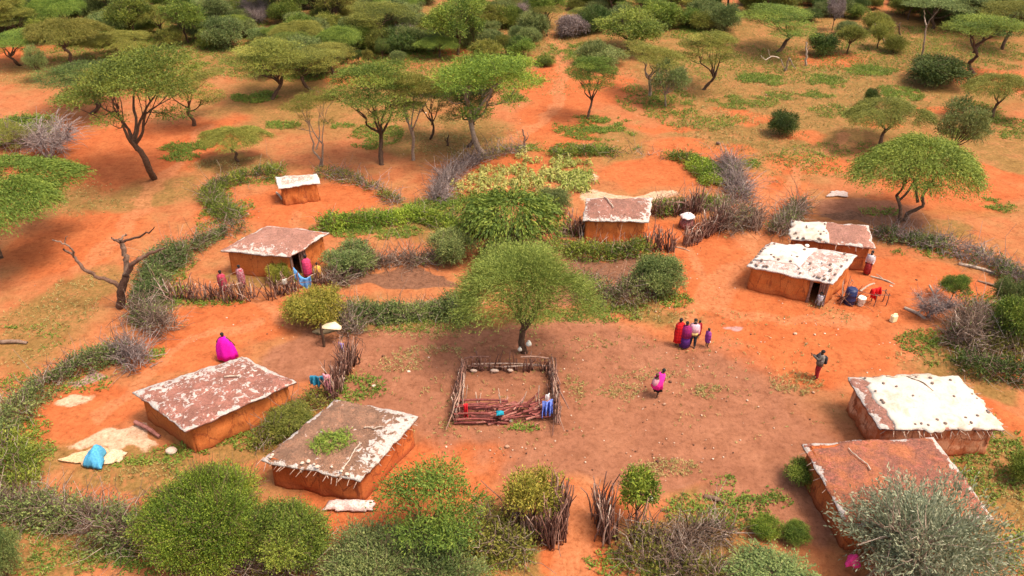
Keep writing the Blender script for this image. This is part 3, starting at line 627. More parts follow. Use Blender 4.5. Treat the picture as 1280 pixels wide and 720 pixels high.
T = [
 ('u',0,322,250,116,'leaf_green','broad green acacia cut by the left edge, hanging over bare ground','bark',GU,0),
 ('u',193,224,172,156,'leaf_green','tall acacia with pale leaning trunk and wide flat green crown, left','bark',GU,1),
 ('u',116,142,134,62,'leaf_deep','dark low acacia standing just behind the tall pale trunked one','bark',GU,2),
 ('u',243,157,104,66,'leaf_olive','open crowned acacia with reddish twigs right of the tall pale trunked one','bark',GU,0),
 ('f',298,202,84,42,'leaf_olive','small flat acacia on a single slanting trunk above the brush ring','bark',GU,2),
 ('s',402,208,72,96,'leaf_olive','thin forked acacia with pale stems just behind the smallest hut','bark_pale',GU,1),
 ('u',341,124,112,76,'leaf_olive','olive acacia with tangled forked limbs over red ground, upper left','bark',GU,3),
 ('u',391,114,98,56,'leaf_olive','pale olive acacia merging with its tangled neighbour, upper left','bark',GU,1),
 ('u',477,206,128,128,'leaf_green','acacia with many upswept dark limbs above a bright green weed patch','bark',GU,3),
 ('u',517,200,84,112,'leaf_olive','slim sparse acacia between the two big acacias of the middle','bark_pale',GU,0),
 ('u',538,174,66,70,'leaf_deep','short dark stemmed acacia half hidden in the middle row','bark',GU,1),
 ('u',586,184,100,80,'leaf_deep','dark lower acacia tucked under the bright two tiered one','bark',GU,2),
 ('u',608,197,150,132,'leaf_bright','largest bright green acacia of the middle row, crown in two tiers','bark_pale',GU,1),
 ('u',735,148,68,78,'leaf_green','acacia with a twisted trunk standing alone beside the red track','bark',None,3),
 ('u',812,120,88,66,'leaf_olive','yellowish acacia with white forked limbs, right of the red track','bark_pale',GU,0),
 ('d',832,133,46,54,'leaf_grey','grey green acacia leaning against the yellowish white limbed one','bark_pale',None,0),
 ('u',880,112,84,74,'leaf_olive','olive acacia on a dark V shaped trunk, upper right','bark',GU,3),
 ('u',972,66,106,56,'leaf_green','wide dark umbrella acacia with its shade beneath, top right','bark',GU,1),
 ('d',788,64,88,52,'leaf_green','rounded fresh green acacia near the top, right of the red track','bark',None,1),
 ('u',1216,92,116,74,'leaf_green','sloping layered acacia near the top right corner','bark',GU,2),
 ('f',1240,147,92,54,'leaf_olive','low drooping acacia below the sloping layered one, right edge','bark',GU,3),
 ('f',1100,182,110,58,'leaf_olive','olive dome shaped acacia just above the dark spreading one, right','bark',GU,0),
 ('d',1187,207,56,80,'leaf_grey','narrow grey green tree on thin crooked stems, right','bark',None,0),
 ('f',1127,277,160,104,'leaf_green','spreading dark acacia on a V trunk behind the half white hut','bark',GU,1),
 ('f',93,82,96,56,'leaf_olive','very wide many stemmed umbrella acacia near the top left','bark',GU,2),
 ('f',148,72,90,32,'leaf_olive','flat yellowish acacia right of the very wide one, top left','bark',GU,0),
 ('d',52,102,26,44,'leaf_grey','spindly young tree on bare red ground near the left edge','bark',None,1),
 ('u',25,82,90,44,'leaf_green','green acacia at the left edge near the top','bark',GU,1),
 ('s',22,207,66,56,'leaf_olive','leaning acacia with white bent limbs at the left edge','bark_pale',GU,1),
 ('d',1040,38,22,44,'twig_grey','slim leafless tree with dark trunk, top right','bark',None,1),
 ('u',1166,36,96,46,'leaf_grey','wide grey green acacia in the dark row at the top right','bark',GU,0),
 ('u',1228,38,100,50,'leaf_grey','grey green acacia at the right end of the dark top right row','bark',GU,1),
 ('s',684,45,44,38,'leaf_olive','sparse twiggy acacia near the top beside a purple grey bush','bark',GU,1),
 ('d',414,28,30,26,'leaf_deep','small dark round tree near the top, left of centre','bark',None,0),
 ('d',569,49,44,44,'leaf_olive','thin trunked olive tree near the top, middle','bark',None,1),
 ('d',592,60,26,40,'leaf_deep','tall dark tree among shrubs near the top, middle','bark',None,2),
 ('f',550,72,56,26,'leaf_green','low spreading acacia behind the largest bright green one','bark',GU,0),
 ('d',413,77,14,17,'leaf_olive','first of the little stemmed trees in a row, upper middle','bark',None,0),
 ('d',434,80,14,18,'leaf_olive','little stemmed tree second from left in the row, upper middle','bark',None,1),
 ('d',448,81,14,18,'leaf_deep','dark little stemmed tree third from left in the row, upper middle','bark',None,2),
 ('d',460,81,15,19,'leaf_olive','little stemmed tree fourth from left in the row, upper middle','bark',None,0),
 ('d',478,74,20,26,'leaf_deep','tallest little stemmed tree at the right end of the row, upper middle','bark',None,1),
 ('d',626,70,22,26,'leaf_olive','small stemmed tree behind the crown of the largest bright acacia','bark',None,2),
 ('d',644,70,22,24,'leaf_deep','small dark stemmed tree right of the largest bright acacia crown','bark',None,0),
]
EDGE = canopy(99, H=5.0, R=4.8, z0=.70, n=16000, fork=.3, nmain=5, ls=.13, lw=.04)
for k, x, y, w, h, m, lab, wood, grp, var in T:
    plant('f' if x == 0 else k, x, y, w, h, m, lab, 'tree', grp, var, wood, proto=EDGE if x == 0 else None)
GB = 'thorn bushes around the village'
for k, x, y, w, h, m, lab, var in [
 ('k',1166,104,78,36,'leaf_deep','dense dark green bush by a weed patch, upper right',0),
 ('k',976,168,38,33,'leaf_deep','small square dark bush alone on open ground, right of the red track',1),
 ('k',1086,133,18,24,'leaf_deep','little upright dark shrub among weeds, upper right',2),
 ('k',398,402,72,46,'leaf_yellow','yellow green bush in front of the blue cloth at the fence',3),
 ('k',562,325,58,40,'leaf_grey','grey green bush left of the big drooping one',0),
 ('k',440,338,64,40,'leaf_grey','grey green bush at the left end of the brown enclosure',1),
 ('k',822,362,60,50,'leaf_grey','round grey green bush at the right end of the dark dung plot',2),
 ('k',362,536,62,30,'leaf_olive','leafy bush squeezed between the two lower left huts',3),
 ('k',1262,430,66,60,'leaf_green','tangled green bush at the right edge below the long brush hedge',0),
 ('k',1252,392,40,50,'leaf_grey','grey green bush above the tangled one at the right edge',1),
 ('k',350,352,32,26,'leaf_yellow','yellow flowering bush behind the fence of the left hut',2),
 ('k',955,666,38,24,'leaf_bright','bright round bush on the grassy corner, left of the red roofed hut',1),
 ('k',991,674,34,24,'leaf_green','bright green bush on a thin stem, beside the red roofed hut wall',2),
 ('k',1000,604,46,30,'leaf_green','green branchy bush at the corner of the red roofed hut',0),
 ('k',960,740,120,44,'leaf_grey','grey green bush cut by the bottom edge, right of the path',3),
 ('k',8,720,50,64,'leaf_grey','grey green bush at the bottom left corner',2),
 ('k',742,80,36,30,'leaf_grey','grey bush beside a dark hollow, right of the red track',3),
 ('k',748,82,62,26,'leaf_grey','round blue green bush right of the red track top',0),
 ('k',30,175,80,34,'leaf_green','green bush at the left edge under the wide acacia',1),
 ('k',690,262,44,30,'leaf_grey','grey bush between the drooping bush and the pole roofed hut',2),
 ('k',600,292,46,30,'leaf_green','green bush behind the left side of the drooping bush',1),
 ('k',1275,600,40,36,'leaf_green','leafy weed bush at the right edge below the white roof',3),
 ('k',640,330,90,24,'leaf_green','low green bush under the front of the drooping bush',0),
  ('k',1066,22,32,17,'leaf_green','green bush at the top edge right of the slim leafless tree',0),
 ('k',1012,26,28,17,'leaf_deep','dark bush at the top edge left of the slim leafless tree',1),
 ('k',1058,43,30,18,'leaf_grey','grey green clump below the green bush, top right',2),
 ('k',1092,39,34,24,'leaf_olive','olive bush behind the leaning white trunk, top right',3),
 ('k',822,35,52,33,'leaf_green','large green bush at the top, right of the rounded fresh acacia',0),
 ('k',861,34,36,26,'leaf_green','green bush next to the large one at the top',1),
 ('k',904,39,36,36,'leaf_grey','tall grey green bush left of the wide dark umbrella acacia',2),
 ('k',714,46,38,27,'twig_grey','purple grey bush near the top, right of the red track',3),
 ('k',735,42,34,30,'leaf_deep','deep green bush behind the purple grey one near the top',0),
 ('k',681,81,26,13,'leaf_green','small low green bush on the red track edge, top middle',1),
 ('k',457,37,30,22,'leaf_grey','grey bush beside a white dead stem, top middle',2),
 ('k',428,59,28,29,'leaf_deep','dark upright bush above the row of little trees',3),
 ('k',452,60,28,24,'leaf_grey','grey green bush above the row of little trees',0),
 ('k',511,64,36,34,'leaf_grey','large grey green bush near the top, middle',1),
 ('k',542,51,40,32,'leaf_olive','olive bush right of the large grey green one near the top',2),
 ('k',498,78,20,15,'leaf_grey','small grey bush on red ground, upper middle',3),
 ('k',615,60,30,22,'leaf_grey','grey green bush behind the small stemmed trees, top middle',0),
 ]:
    plant(k, x, y, w, h, m, lab, 'bush', GB, var)
plant('b', 62, 200, 104, 60, 'leaf_grey', 'leafless purple grey bush at the left edge beside bare red ground', 'bush', None, 0, 'twig_grey')
plant('b', 1160, 396, 60, 40, 'leaf_grey', 'thin leafless shrub on weedy ground, right of the jerrycan', 'bush', None, 1, 'twig_grey')
plant('d', 1186, 378, 36, 36, 'leaf_green', 'small open leafed sapling beside the pile of brushwood, right', 'tree', None, 2)

# the special ones -------------------------------------------------
def drooping(seed, H, R):
    g = np.random.default_rng(seed); L = Leaves(); S = Sticks()
    n = 560; a = g.random(n)*6.28; r = np.sqrt(g.random(n))*.72
    z = H*(.46+.50*np.sqrt(1-(r/.95)**2))
    P = np.stack([R*r*np.cos(a), R*r*np.sin(a), z*g.uniform(.82,1,n)], 1)
    D = unit(np.stack([np.cos(a), np.sin(a), np.full(n,.25)], 1) + g.normal(size=(n,3))*.35)
    ln = g.uniform(.9,1.7,n)
    L.strands(P, D, ln*.92, .62, 17, .20, .075, .45+g.normal(size=n)*.27, g, .26, .3, .06)
    S.tube([[0,0,-.1],[.05,.1,H*.2],[0,.1,H*.4]], .22, .16, .4)
    for i in range(16):
        q = g.random()*6.28; e = np.array([math.cos(q)*R*.7, math.sin(q)*R*.7, H*g.uniform(.45,.75)])
        S.tube([[0,0,.15], e*[.4,.4,.7], e], .08, .03, .6, 5, 3, .02, g)
    S.twigs(np.stack([R*.6*np.cos(a[:120]), R*.6*np.sin(a[:120]), np.full(120,H*.42)],1), unit(D[:120]+[0,0,-.3]), ln[:120], .02, .008, .3, g.uniform(.3,1,120), g)
    return L.mesh('foliage'), S.mesh('stems', True), R, H
k = mpp(640,312); plant('k', 640, 312, 128, 82, 'leaf_green', 'big dome of drooping green strands behind the central tree', 'bush', None, proto=drooping(5, 3.0, 3.0), name='drooping_bush')
def wispy(seed, H, R, z0, n, ln, ls, lw, up=.25, k=7, rtr=.16, inner=.35, flatb=.8, stem=1):
    g = np.random.default_rng(seed); L = Leaves(); S = Sticks(); zc = H*(1+z0)/2; rz = H*(1-z0)/2
    D0 = rdir(n, g); low = D0[:,2] < 0; D0[low,2] *= flatb; D0 = unit(D0)
    lump = 1 + .22*np.sin(D0[:,0]*5+seed)*np.cos(D0[:,1]*4.3+1) + .14*np.sin(D0[:,2]*7+D0[:,0]*6)
    r = g.uniform(inner,.86,n)*lump
    P = np.stack([D0[:,0]*r*R, D0[:,1]*r*R, zc+D0[:,2]*r*rz], 1); P[:,2] = np.maximum(P[:,2], .1)
    D = unit(D0 + g.normal(size=(n,3))*.5 + [0,0,up])
    L.strands(P, D, g.uniform(ln*.6, ln*1.2, n), .18, k, ls, lw, .5+g.normal(size=n)*.17+.15*np.sin(D0[:,0]*3+2), g, .6, .3)
    fk = np.array([.1,0,max(.3,H*z0*1.0)])
    for s in range(stem):
        S.tube([[.25*math.sin(s*2.1)*(stem>1),.2*math.cos(s*2.1)*(stem>1),-.12],[.05,.03,fk[2]*.5], fk], rtr, rtr*.8, .3, 8, 4, .012, g)
    for i in range(20):
        e = np.array([*(rdir(1,g)[0][:2]*R*.6), zc+g.uniform(-.5,.7)*rz]); q = S.tube([fk, fk*.5+e*.5+g.normal(size=3)*.15, e], rtr*.5, .025, .35, 5, 3, .015, g)
        m = 14; S.twigs(np.repeat(q[5:6], m, 0), unit(rdir(m,g)+(e-fk)/R), g.uniform(.7,1.6,m), .028, .008, .22, g.uniform(.2,.9,m), g)
    return L.mesh('crown'), S.mesh('trunk', True), R, H
plant('f', 655, 440, 154, 116, 'leaf_feather', 'feathery light green tree on a dark trunk standing over the back of the stick pen', 'tree', None, proto=canopy(9, H=5.7, R=3.4, z0=.52, n=10500, ln=(.6,1.3), ls=.13, lw=.034, fork=.34, lean=.12, nmain=6, droop=-.05, k=8, ragged=1.6), name='thorn_tree')
def leafy(seed, R, H, dens, ls, lw, nl=30, ln=(.25,.5)):
    return dome(seed, H=H, R=R, z0=.02, dens=dens, ls=ls, lw=lw, nl=nl, stem=5, r0=.07, ln=ln, k=4, up=.35)
plant('k', 272, 688, 146, 102, 'leaf_bright', 'largest bright leafy bush, in front of the grass roofed hut', 'bush', GB, proto=leafy(31, 2.6, 3.0, 400, .072, .042), name='leafy_bush')
plant('k', 362, 694, 104, 70, 'leaf_green', 'right hand lobe beside the largest bright bush, lower and rounder', 'bush', GB, proto=leafy(33, 1.7, 2.2, 400, .072, .042, 20), name='leafy_bush')
plant('k', 505, 756, 220, 74, 'leaf_grey', 'dark grey green bush along the bottom edge, left of the path', 'bush', GB, proto=leafy(35, 3.4, 2.2, 150, .14, .05, 26, (.35,.65)), name='leafy_bush')
plant('u', 545, 676, 140, 92, 'leaf_green', 'low crooked acacia at the corner of the grass roofed hut', 'tree', None, proto=umbrella(41, H=2.9, R=2.4, npad=13, low=5, dens=85, fork=.35, ls=.14, lw=.045, multi=2, flat=.35), name='crooked_acacia')
plant('k', 664, 655, 74, 64, 'leaf_yellow', 'yellow green leafy top growing over the gate posts left of the path', 'bush', None, proto=dome(43, H=2.0, R=1.2, z0=.45, dens=200, ls=.12, lw=.05, nl=8, stem=4, r0=.05), name='leafy_bush')
plant('k', 792, 652, 44, 66, 'leaf_bright', 'slender bright green sapling behind the gate posts right of the path', 'bush', None, proto=dome(45, H=2.4, R=.75, z0=.2, dens=260, ls=.12, lw=.06, nl=9, stem=2, r0=.035, ln=(.25,.45), up=.5), name='sapling')
plant('k', 1140, 728, 190, 124, 'leaf_silver', 'large silvery grey bush hiding the front of the red roofed hut', 'bush', None, proto=wispy(47, 3.0, 3.0, .02, 3600, .9, .14, .042, .6, 10, .10, .2, .5, 4), wood='bark_pale', name='silvery_bush')

# scrub along the far edge ------------------------------------------
def scrub():
    g = np.random.default_rng(77); spots = []
    bare_ = [(205,28,26,14),(560,18,60,10),(30,62,40,7),(540,38,14,20),(700,24,46,12),(705,60,36,28),(1000,44,110,24),(490,78,55,8),(885,20,16,10),(915,30,26,10),(1230,32,40,8),(340,42,30,12),(180,60,30,6),(270,75,30,14),(600,30,8,12),(1090,40,70,18),(420,50,20,8)]
    fixed = [(x,y,w) for k_,x,y,w,*_ in T if y < 150] + [(o.location.x, 0, 0) for o in []]
    def inside(x, y): return any(((x-a)/c)**2+((y-b)/d)**2 < 1 for a,b,c,d in bare_)
    zones = [(-20,330,2,60,84),(330,700,3,76,84),(700,960,3,40,30),(960,1300,-2,20,40),(1120,1300,14,40,22),(930,1290,44,70,5),(330,440,60,98,8)]
    for (x0,x1,y0,y1,n) in zones:
        tries = 0; got = 0
        while got < n and tries < 4000:
            tries += 1; x = g.uniform(x0,x1); y = g.uniform(y0,y1)
            if inside(x,y): continue
            k_ = mpp(x,y)
            if any(abs(x-a)*1.0 < (11+.09*y) and abs(y-b) < 4.5+.05*y for a,b,*_ in spots): continue
            if any(abs(x-a) < w*.2 and abs(y-b) < 8 for a,b,w in fixed): continue
            spots.append((x,y,x0)); got += 1
    for x, y, zx in sorted(spots, key=lambda s: s[1]):
        q = g.random(); where = 'top left' if x < 330 else 'top middle' if x < 740 else 'top right'
        s = mpp(x,y); sc_ = g.uniform(.75,1.3)
        if y < 14 and x > 330: q = q*.6
        if q < .64:
            w = g.uniform(2.2,3.8)*sc_/s; m = g.choice(['leaf_grey','leaf_green','leaf_olive','leaf_deep'], p=[.4,.28,.18,.14]); kind='k'; h = w*g.uniform(.62,.85); cat='bush'
        elif q < .80:
            w = g.uniform(3.2,5.0)*sc_/s; m = g.choice(['leaf_grey','leaf_green','leaf_olive']); kind='d'; h = w*g.uniform(.85,1.1); cat='tree'
        elif q < .96:
            w = g.uniform(4.0,6.6)*sc_/s; m = g.choice(['leaf_green','leaf_olive','leaf_olive','leaf_bright'], p=[.45,.3,.24,.01]); kind=g.choice(['u','f']); h = w*g.uniform(.55,.72); cat='tree'
        else:
            w = g.uniform(2.5,4)/s; m = 'leaf_grey'; kind='b'; h = w*.7; cat='bush'
        shade = {'leaf_grey':'grey green','leaf_green':'mid green','leaf_olive':'olive','leaf_deep':'dark green','leaf_bright':'bright green'}[m]
        size = 'small' if w*s < 3.6 else 'wide' if w*s > 5.6 else 'mid sized'
        lab = {'k':f'{size} rounded {shade} bush in the scrub along the {where}', 'd':f'{size} round crowned {shade} tree in the scrub along the {where}', 'u':f'{size} flat crowned {shade} acacia in the scrub along the {where}', 'f':f'{size} feathery {shade} acacia in the scrub along the {where}', 'b':f'{size} leafless grey bush in the scrub along the {where}'}[kind]
        plant(kind, x, y, w, h, m, lab, cat, 'scrub along the far edge', None, 'twig_grey' if kind == 'b' else 'bark')
scrub()

# dead trees ---------------------------------------------------------
def snag(px, py, limbs, label, mat='dead_wood', name='dead_tree', seed=1):
    g = np.random.default_rng(seed); b = G(px, py); S = Sticks()
    for pts, r0, r1 in limbs:
        dy = 0.0; q = []
        for i, (x, y) in enumerate(pts):
            p = V(x, y, b[1]+dy); q.append(p-b); dy += g.normal()*.35
        q[0] = q[0] - ([0,0,.1] if limbs[0][0] is pts else [0,0,0])
        S.tube(q, r0*.8, r1*.75, g.uniform(.2,.8), 7, 5, .03, g)
    t = empty(name, b, label, 'dead tree'); link('trunk', S.mesh('trunk', True), M[mat], t)
    return t
snag(151,384, [([(151,384),(152,366),(158,345)],.30,.26), ([(153,362),(140,352),(120,345),(100,331),(90,318),(78,312)],.17,.07), ([(92,320),(88,310),(74,302),(66,301)],.08,.04), ([(80,304),(84,296)],.05,.03),
  ([(157,348),(158,328),(154,312),(150,300)],.22,.15), ([(151,302),(143,300),(139,297)],.11,.05), ([(150,300),(157,294),(158,292)],.08,.03), ([(152,302),(170,297),(184,292),(194,284)],.10,.03), ([(160,340),(168,328),(182,319),(196,314),(206,310)],.18,.07)],
  'big bare dead tree with three broken limbs beside the left brush hedge', seed=4)
snag(655,190, [([(655,190),(656,175),(653,162)],.14,.06), ([(656,176),(660,171),(659,165)],.06,.03)], 'broken dead stump pole behind the maize plot', seed=6)
snag(559,182, [([(559,182),(560,175),(561,168)],.13,.06), ([(559,178),(556,173)],.05,.03)], 'short black dead stump in the shade of the middle acacias', 'bark', seed=7)
snag(982,88, [([(982,88),(984,80),(987,72)],.16,.08), ([(987,73),(990,80),(994,86)],.09,.05), ([(974,73),(966,70),(957,75),(951,69)],.08,.04),([(976,74),(982,88)],.07,.05), ([(962,70),(960,62)],.05,.03)], 'tangled fallen dead branches below the wide dark umbrella acacia', 'bark_pale', seed=8)
snag(1007,82, [([(1007,82),(1008,68),(1008,52)],.15,.09), ([(1008,62),(1013,57)],.08,.05)], 'pale dead trunk with dark broken top, upper right', 'bark_pale', seed=9)
snag(1106,55, [([(1106,55),(1102,42),(1094,30)],.14,.06), ([(1101,40),(1100,32)],.04,.02)], 'leaning half white dead trunk, top right', 'bark_pale', seed=10)
snag(1152,74, [([(1152,74),(1155,52),(1158,34)],.12,.09), ([(1158,34),(1165,22),(1174,12)],.08,.03), ([(1158,34),(1156,22),(1155,12)],.08,.03)], 'tall thin pale dead tree forking into a Y, top right', 'bark_pale', seed=11)
snag(1125,44, [([(1125,44),(1124,32),(1126,28)],.12,.06), ([(1124,34),(1119,28)],.05,.03)], 'short dark dead trunk beside the leaning white one, top right', 'bark', seed=12)

# ------------------------------------------------------------------ brush hedges
def polyline(px, step=.25):
    P = np.array([G(x, y) for x, y in px]); seg = np.linalg.norm(np.diff(P, axis=0), axis=1); s = np.concatenate([[0], np.cumsum(seg)])
    n = max(2, int(s[-1]/step)); q = np.linspace(0, s[-1], n)
    X = np.stack([np.interp(q, s, P[:,i]) for i in range(3)], 1)
    for _ in range(6): X[1:-1] = (X[:-2]+2*X[1:-1]+X[2:])/4
    return X, s[-1]
def hedge(px, label, w, h, mat, leaf=1.0, dry=1.0, seed=1, wood='twig', name='brush_hedge', group='thorn brush hedges of the village', ls=.125):
    g = np.random.default_rng(seed); X, ln = polyline(px); loc = X[len(X)//2].copy(); X = X-loc
    Tn = unit(np.gradient(X, axis=0)); Nn = np.stack([-Tn[:,1], Tn[:,0], np.zeros(len(X))], 1)
    root = empty(name, loc, label, 'hedge', group)
    lobe = .25 + .65*vnoise(np.arange(len(X))*.13+seed*7, np.zeros(len(X)), seed) + .60*vnoise(np.arange(len(X))*.40+seed*3, np.zeros(len(X)), seed+1)
    def pts(n, lo, hi):
        i = g.integers(0, len(X), n); a = g.uniform(0, math.pi, n); r = g.uniform(lo, hi, n)*lobe[i]
        c = np.cos(a)*r*w/2; z = np.sin(a)*r*h + .05
        P = X[i] + Nn[i]*c[:,None] + Tn[i]*g.normal(size=(n,1))*.2; P[:,2] = z
        O = Nn[i]*np.cos(a)[:,None]; O[:,2] = np.sin(a); return P, O, i
    gapn = vnoise(np.arange(len(X))*.10+seed*5, np.zeros(len(X)), seed+9)
    if leaf > 0:
        L = Leaves(); n = int(ln*(w+h)*110*leaf); P, O, i = pts(n, .3, .9)
        clump = vnoise(P[:,0]*1.1+50, P[:,1]*1.1+50, seed+3); keep = (clump > .5-.36*min(leaf,1.2)) & ((gapn[i] > .10+.16*g.random(n)) | (ln < 9)); P, O, clump = P[keep], O[keep], clump[keep]; n = len(P)
        D = unit(O + g.normal(size=(n,3))*.6 + [0,0,.25])
        if n > 5: L.strands(P, D, g.uniform(.25,.55,n), .15, 5, ls, ls*.42, .15+.7*clump + g.normal(size=n)*.1, g, .8, .35)
        if n > 5: link('foliage', L.mesh('foliage'), M[mat], root)
    if dry > 0:
        S = Sticks(); n = max(40, int(ln*(w+h)*(18 if leaf > .4 else 26)*dry)); P, O, i = pts(n, .15, .8)
        D = unit(O*.7 + rdir(n, g)*.8 + Tn[i]*g.normal(size=(n,1))*.5 + [0,0,.15])
        S.twigs(P, D, g.uniform(.4,1.0,n)*np.where(g.random(n)<.15,1.6,1), .020, .007, .65, g.uniform(0,1,n)**1.2, g, 4, 3)
        link('dry_branches', S.mesh('dry_branches'), M[wood], root)
    return root
hedge([(-12,560),(25,515),(70,478),(110,458),(150,446)], 'long brush hedge running from the left edge up to the stick heap', 2.0, 1.0, 'leaf_grey', .9, 1.0, 1)
hedge([(178,462),(164,450),(156,440)], 'dry grey brush heap at the back of the white flecked hut', 1.8, 1.7, 'leaf_grey', .12, 2.2, 2, 'twig_grey')
hedge([(212,418),(190,408),(178,398)], 'heap of bleached cut branches left of the pink robed woman', 1.8, 1.5, 'leaf_grey', .08, 2.2, 3, 'twig')
hedge([(186,402),(184,385),(188,362),(200,338),(222,322)], 'thick green hedge right of the big dead tree', 2.5, 1.1, 'leaf_grey', 1.3, .9, 4)
hedge([(222,322),(250,308),(278,294),(300,284)], 'brownish hedge behind the left hut leading to the far ring', 1.8, .9, 'leaf_grey', .8, 1.2, 5)
hedge([(300,276),(284,270),(268,258),(262,246),(272,236)], 'left bend of the far brush ring, green and grey', 1.8, .8, 'leaf_green', 1.0, 1.1, 6)
hedge([(272,236),(292,228),(325,222),(352,219)], 'back stretch of the far brush ring behind the smallest hut', 1.7, .7, 'leaf_green', 1.0, .6, 7)
hedge([(398,219),(425,222),(452,230),(476,241),(496,256)], 'thin grey right stretch of the far brush ring', 1.4, .5, 'leaf_olive', .45, .9, 8, 'twig_grey')
hedge([(404,285),(440,281),(480,279),(522,272)], 'low green hedge running right from the left hut roof', 1.7, .8, 'leaf_bright', 1.3, .4, 9)
hedge([(522,272),(545,278),(566,288),(580,300)], 'bright green hedge left of the drooping bush', 2.4, .9, 'leaf_bright', 1.3, .4, 10)
hedge([(432,344),(455,334),(490,330),(530,330),(552,326)], 'brown thorn fence along the back of the brown enclosure', 1.6, 1.0, 'leaf_grey', .12, 2.0, 11)
hedge([(420,360),(424,348),(436,340)], 'brown thorn heap at the left corner of the brown enclosure', 1.6, 1.0, 'leaf_grey', .2, 2.0, 12)
hedge([(432,402),(470,398),(510,395),(560,392),(590,390)], 'green hedge along the front of the brown enclosure', 2.4, 1.2, 'leaf_grey', 1.6, .8, 13)
hedge([(440,420),(434,410),(430,398)], 'dark cut end of the hedge beside the post with the slab', 1.4, 1.2, 'leaf_grey', .2, 2.0, 14)
hedge([(712,318),(740,322),(770,320),(806,316)], 'green and dark hedge along the front of the pole roofed hut', 1.7, 1.0, 'leaf_green', 1.2, .8, 15)
hedge([(730,366),(758,376),(786,374),(815,362),(840,352)], 'purplish brush hedge along the front of the dark dung plot', 2.2, 1.1, 'leaf_grey', .55, 1.8, 16)
hedge([(548,252),(552,236),(562,222),(580,210),(596,203)], 'dry purple grey hedge left of the maize plot', 1.9, .7, 'leaf_grey', .0, 2.4, 17, 'twig_grey')
hedge([(596,203),(625,193),(655,192)], 'dark thin brush line at the back left of the maize plot', 1.3, .5, 'leaf_olive', .3, 1.2, 18, 'twig_grey')
hedge([(690,196),(730,192),(780,193),(830,196),(868,202)], 'low green hedge along the back of the maize plot', 1.8, .5, 'leaf_green', .9, .3, 19)
hedge([(868,204),(880,218),(890,232)], 'bright green weedy hedge at the right of the maize plot', 2.2, .8, 'leaf_bright', 1.2, .2, 20)
hedge([(908,204),(916,222),(922,244),(928,256)], 'dry grey hedge reaching down to the right stick fence', 2.0, 1.0, 'leaf_grey', .12, 2.4, 21, 'twig_grey')
hedge([(896,286),(915,282),(935,280),(946,282)], 'heap of dark brushwood by the white gate posts', 2.4, 1.7, 'leaf_grey', .2, 2.6, 22)
hedge([(822,268),(850,262),(880,258),(905,262)], 'green creeper topped brush behind the stick fence of the pole roofed hut', 1.6, 1.3, 'leaf_green', .9, 1.2, 23)
hedge([(972,296),(982,284),(992,272),(1000,262)], 'dark brush hedge at the back corner of the half white hut', 1.9, 1.2, 'leaf_grey', .35, 2.2, 24)
hedge([(1098,296),(1130,302),(1165,308),(1200,318),(1240,336),(1290,362)], 'long grey green brush hedge winding to the right edge', 2.0, 1.0, 'leaf_grey', .7, 1.8, 25, 'twig_grey')
hedge([(1198,440),(1208,424),(1212,404)], 'upright pile of cut brushwood on the right', 2.0, 2.0, 'leaf_grey', .1, 3.0, 26, 'twig')
hedge([(1200,462),(1230,466),(1262,470),(1295,478)], 'dark green hedge behind the big white roof', 1.7, .9, 'leaf_deep', .9, 1.4, 27)
hedge([(1216,440),(1240,440),(1270,430)], 'weedy green tangle right of the upright brushwood pile', 2.4, .9, 'leaf_olive', .9, 1.2, 28)
hedge([(-15,640),(40,640),(90,650),(140,668),(185,680)], 'thick thorn hedge across the bottom left corner', 2.2, 1.3, 'leaf_grey', .8, 2.2, 29)
hedge([(255,712),(300,716),(350,712),(400,700)], 'dry brown thorn skirt below the largest bright bush', 1.6, .8, 'leaf_olive', .3, 2.2, 30)
hedge([(590,668),(615,682),(640,692),(655,690)], 'olive thorn hedge left of the path gate', 2.6, 1.1, 'leaf_olive', 1.0, 1.6, 31)
hedge([(792,684),(815,700),(845,712),(890,724)], 'brown thorn hedge right of the path gate', 2.4, 1.1, 'leaf_olive', .55, 2.4, 32)
hedge([(10,560),(20,590),(30,610)], 'green weedy hedge inside the left edge', 2.0, .8, 'leaf_green', 1.1, .6, 33)
hedge([(330,560),(350,530),(380,512),(402,500)], 'weedy green and dry strip between the two lower left huts', 1.3, .5, 'leaf_olive', .9, .9, 34)
hedge([(845,690),(880,670),(905,664)], 'pale dry brush lying beside the grassy corner', 1.9, .5, 'leaf_grey', .0, 2.2, 35, 'twig')

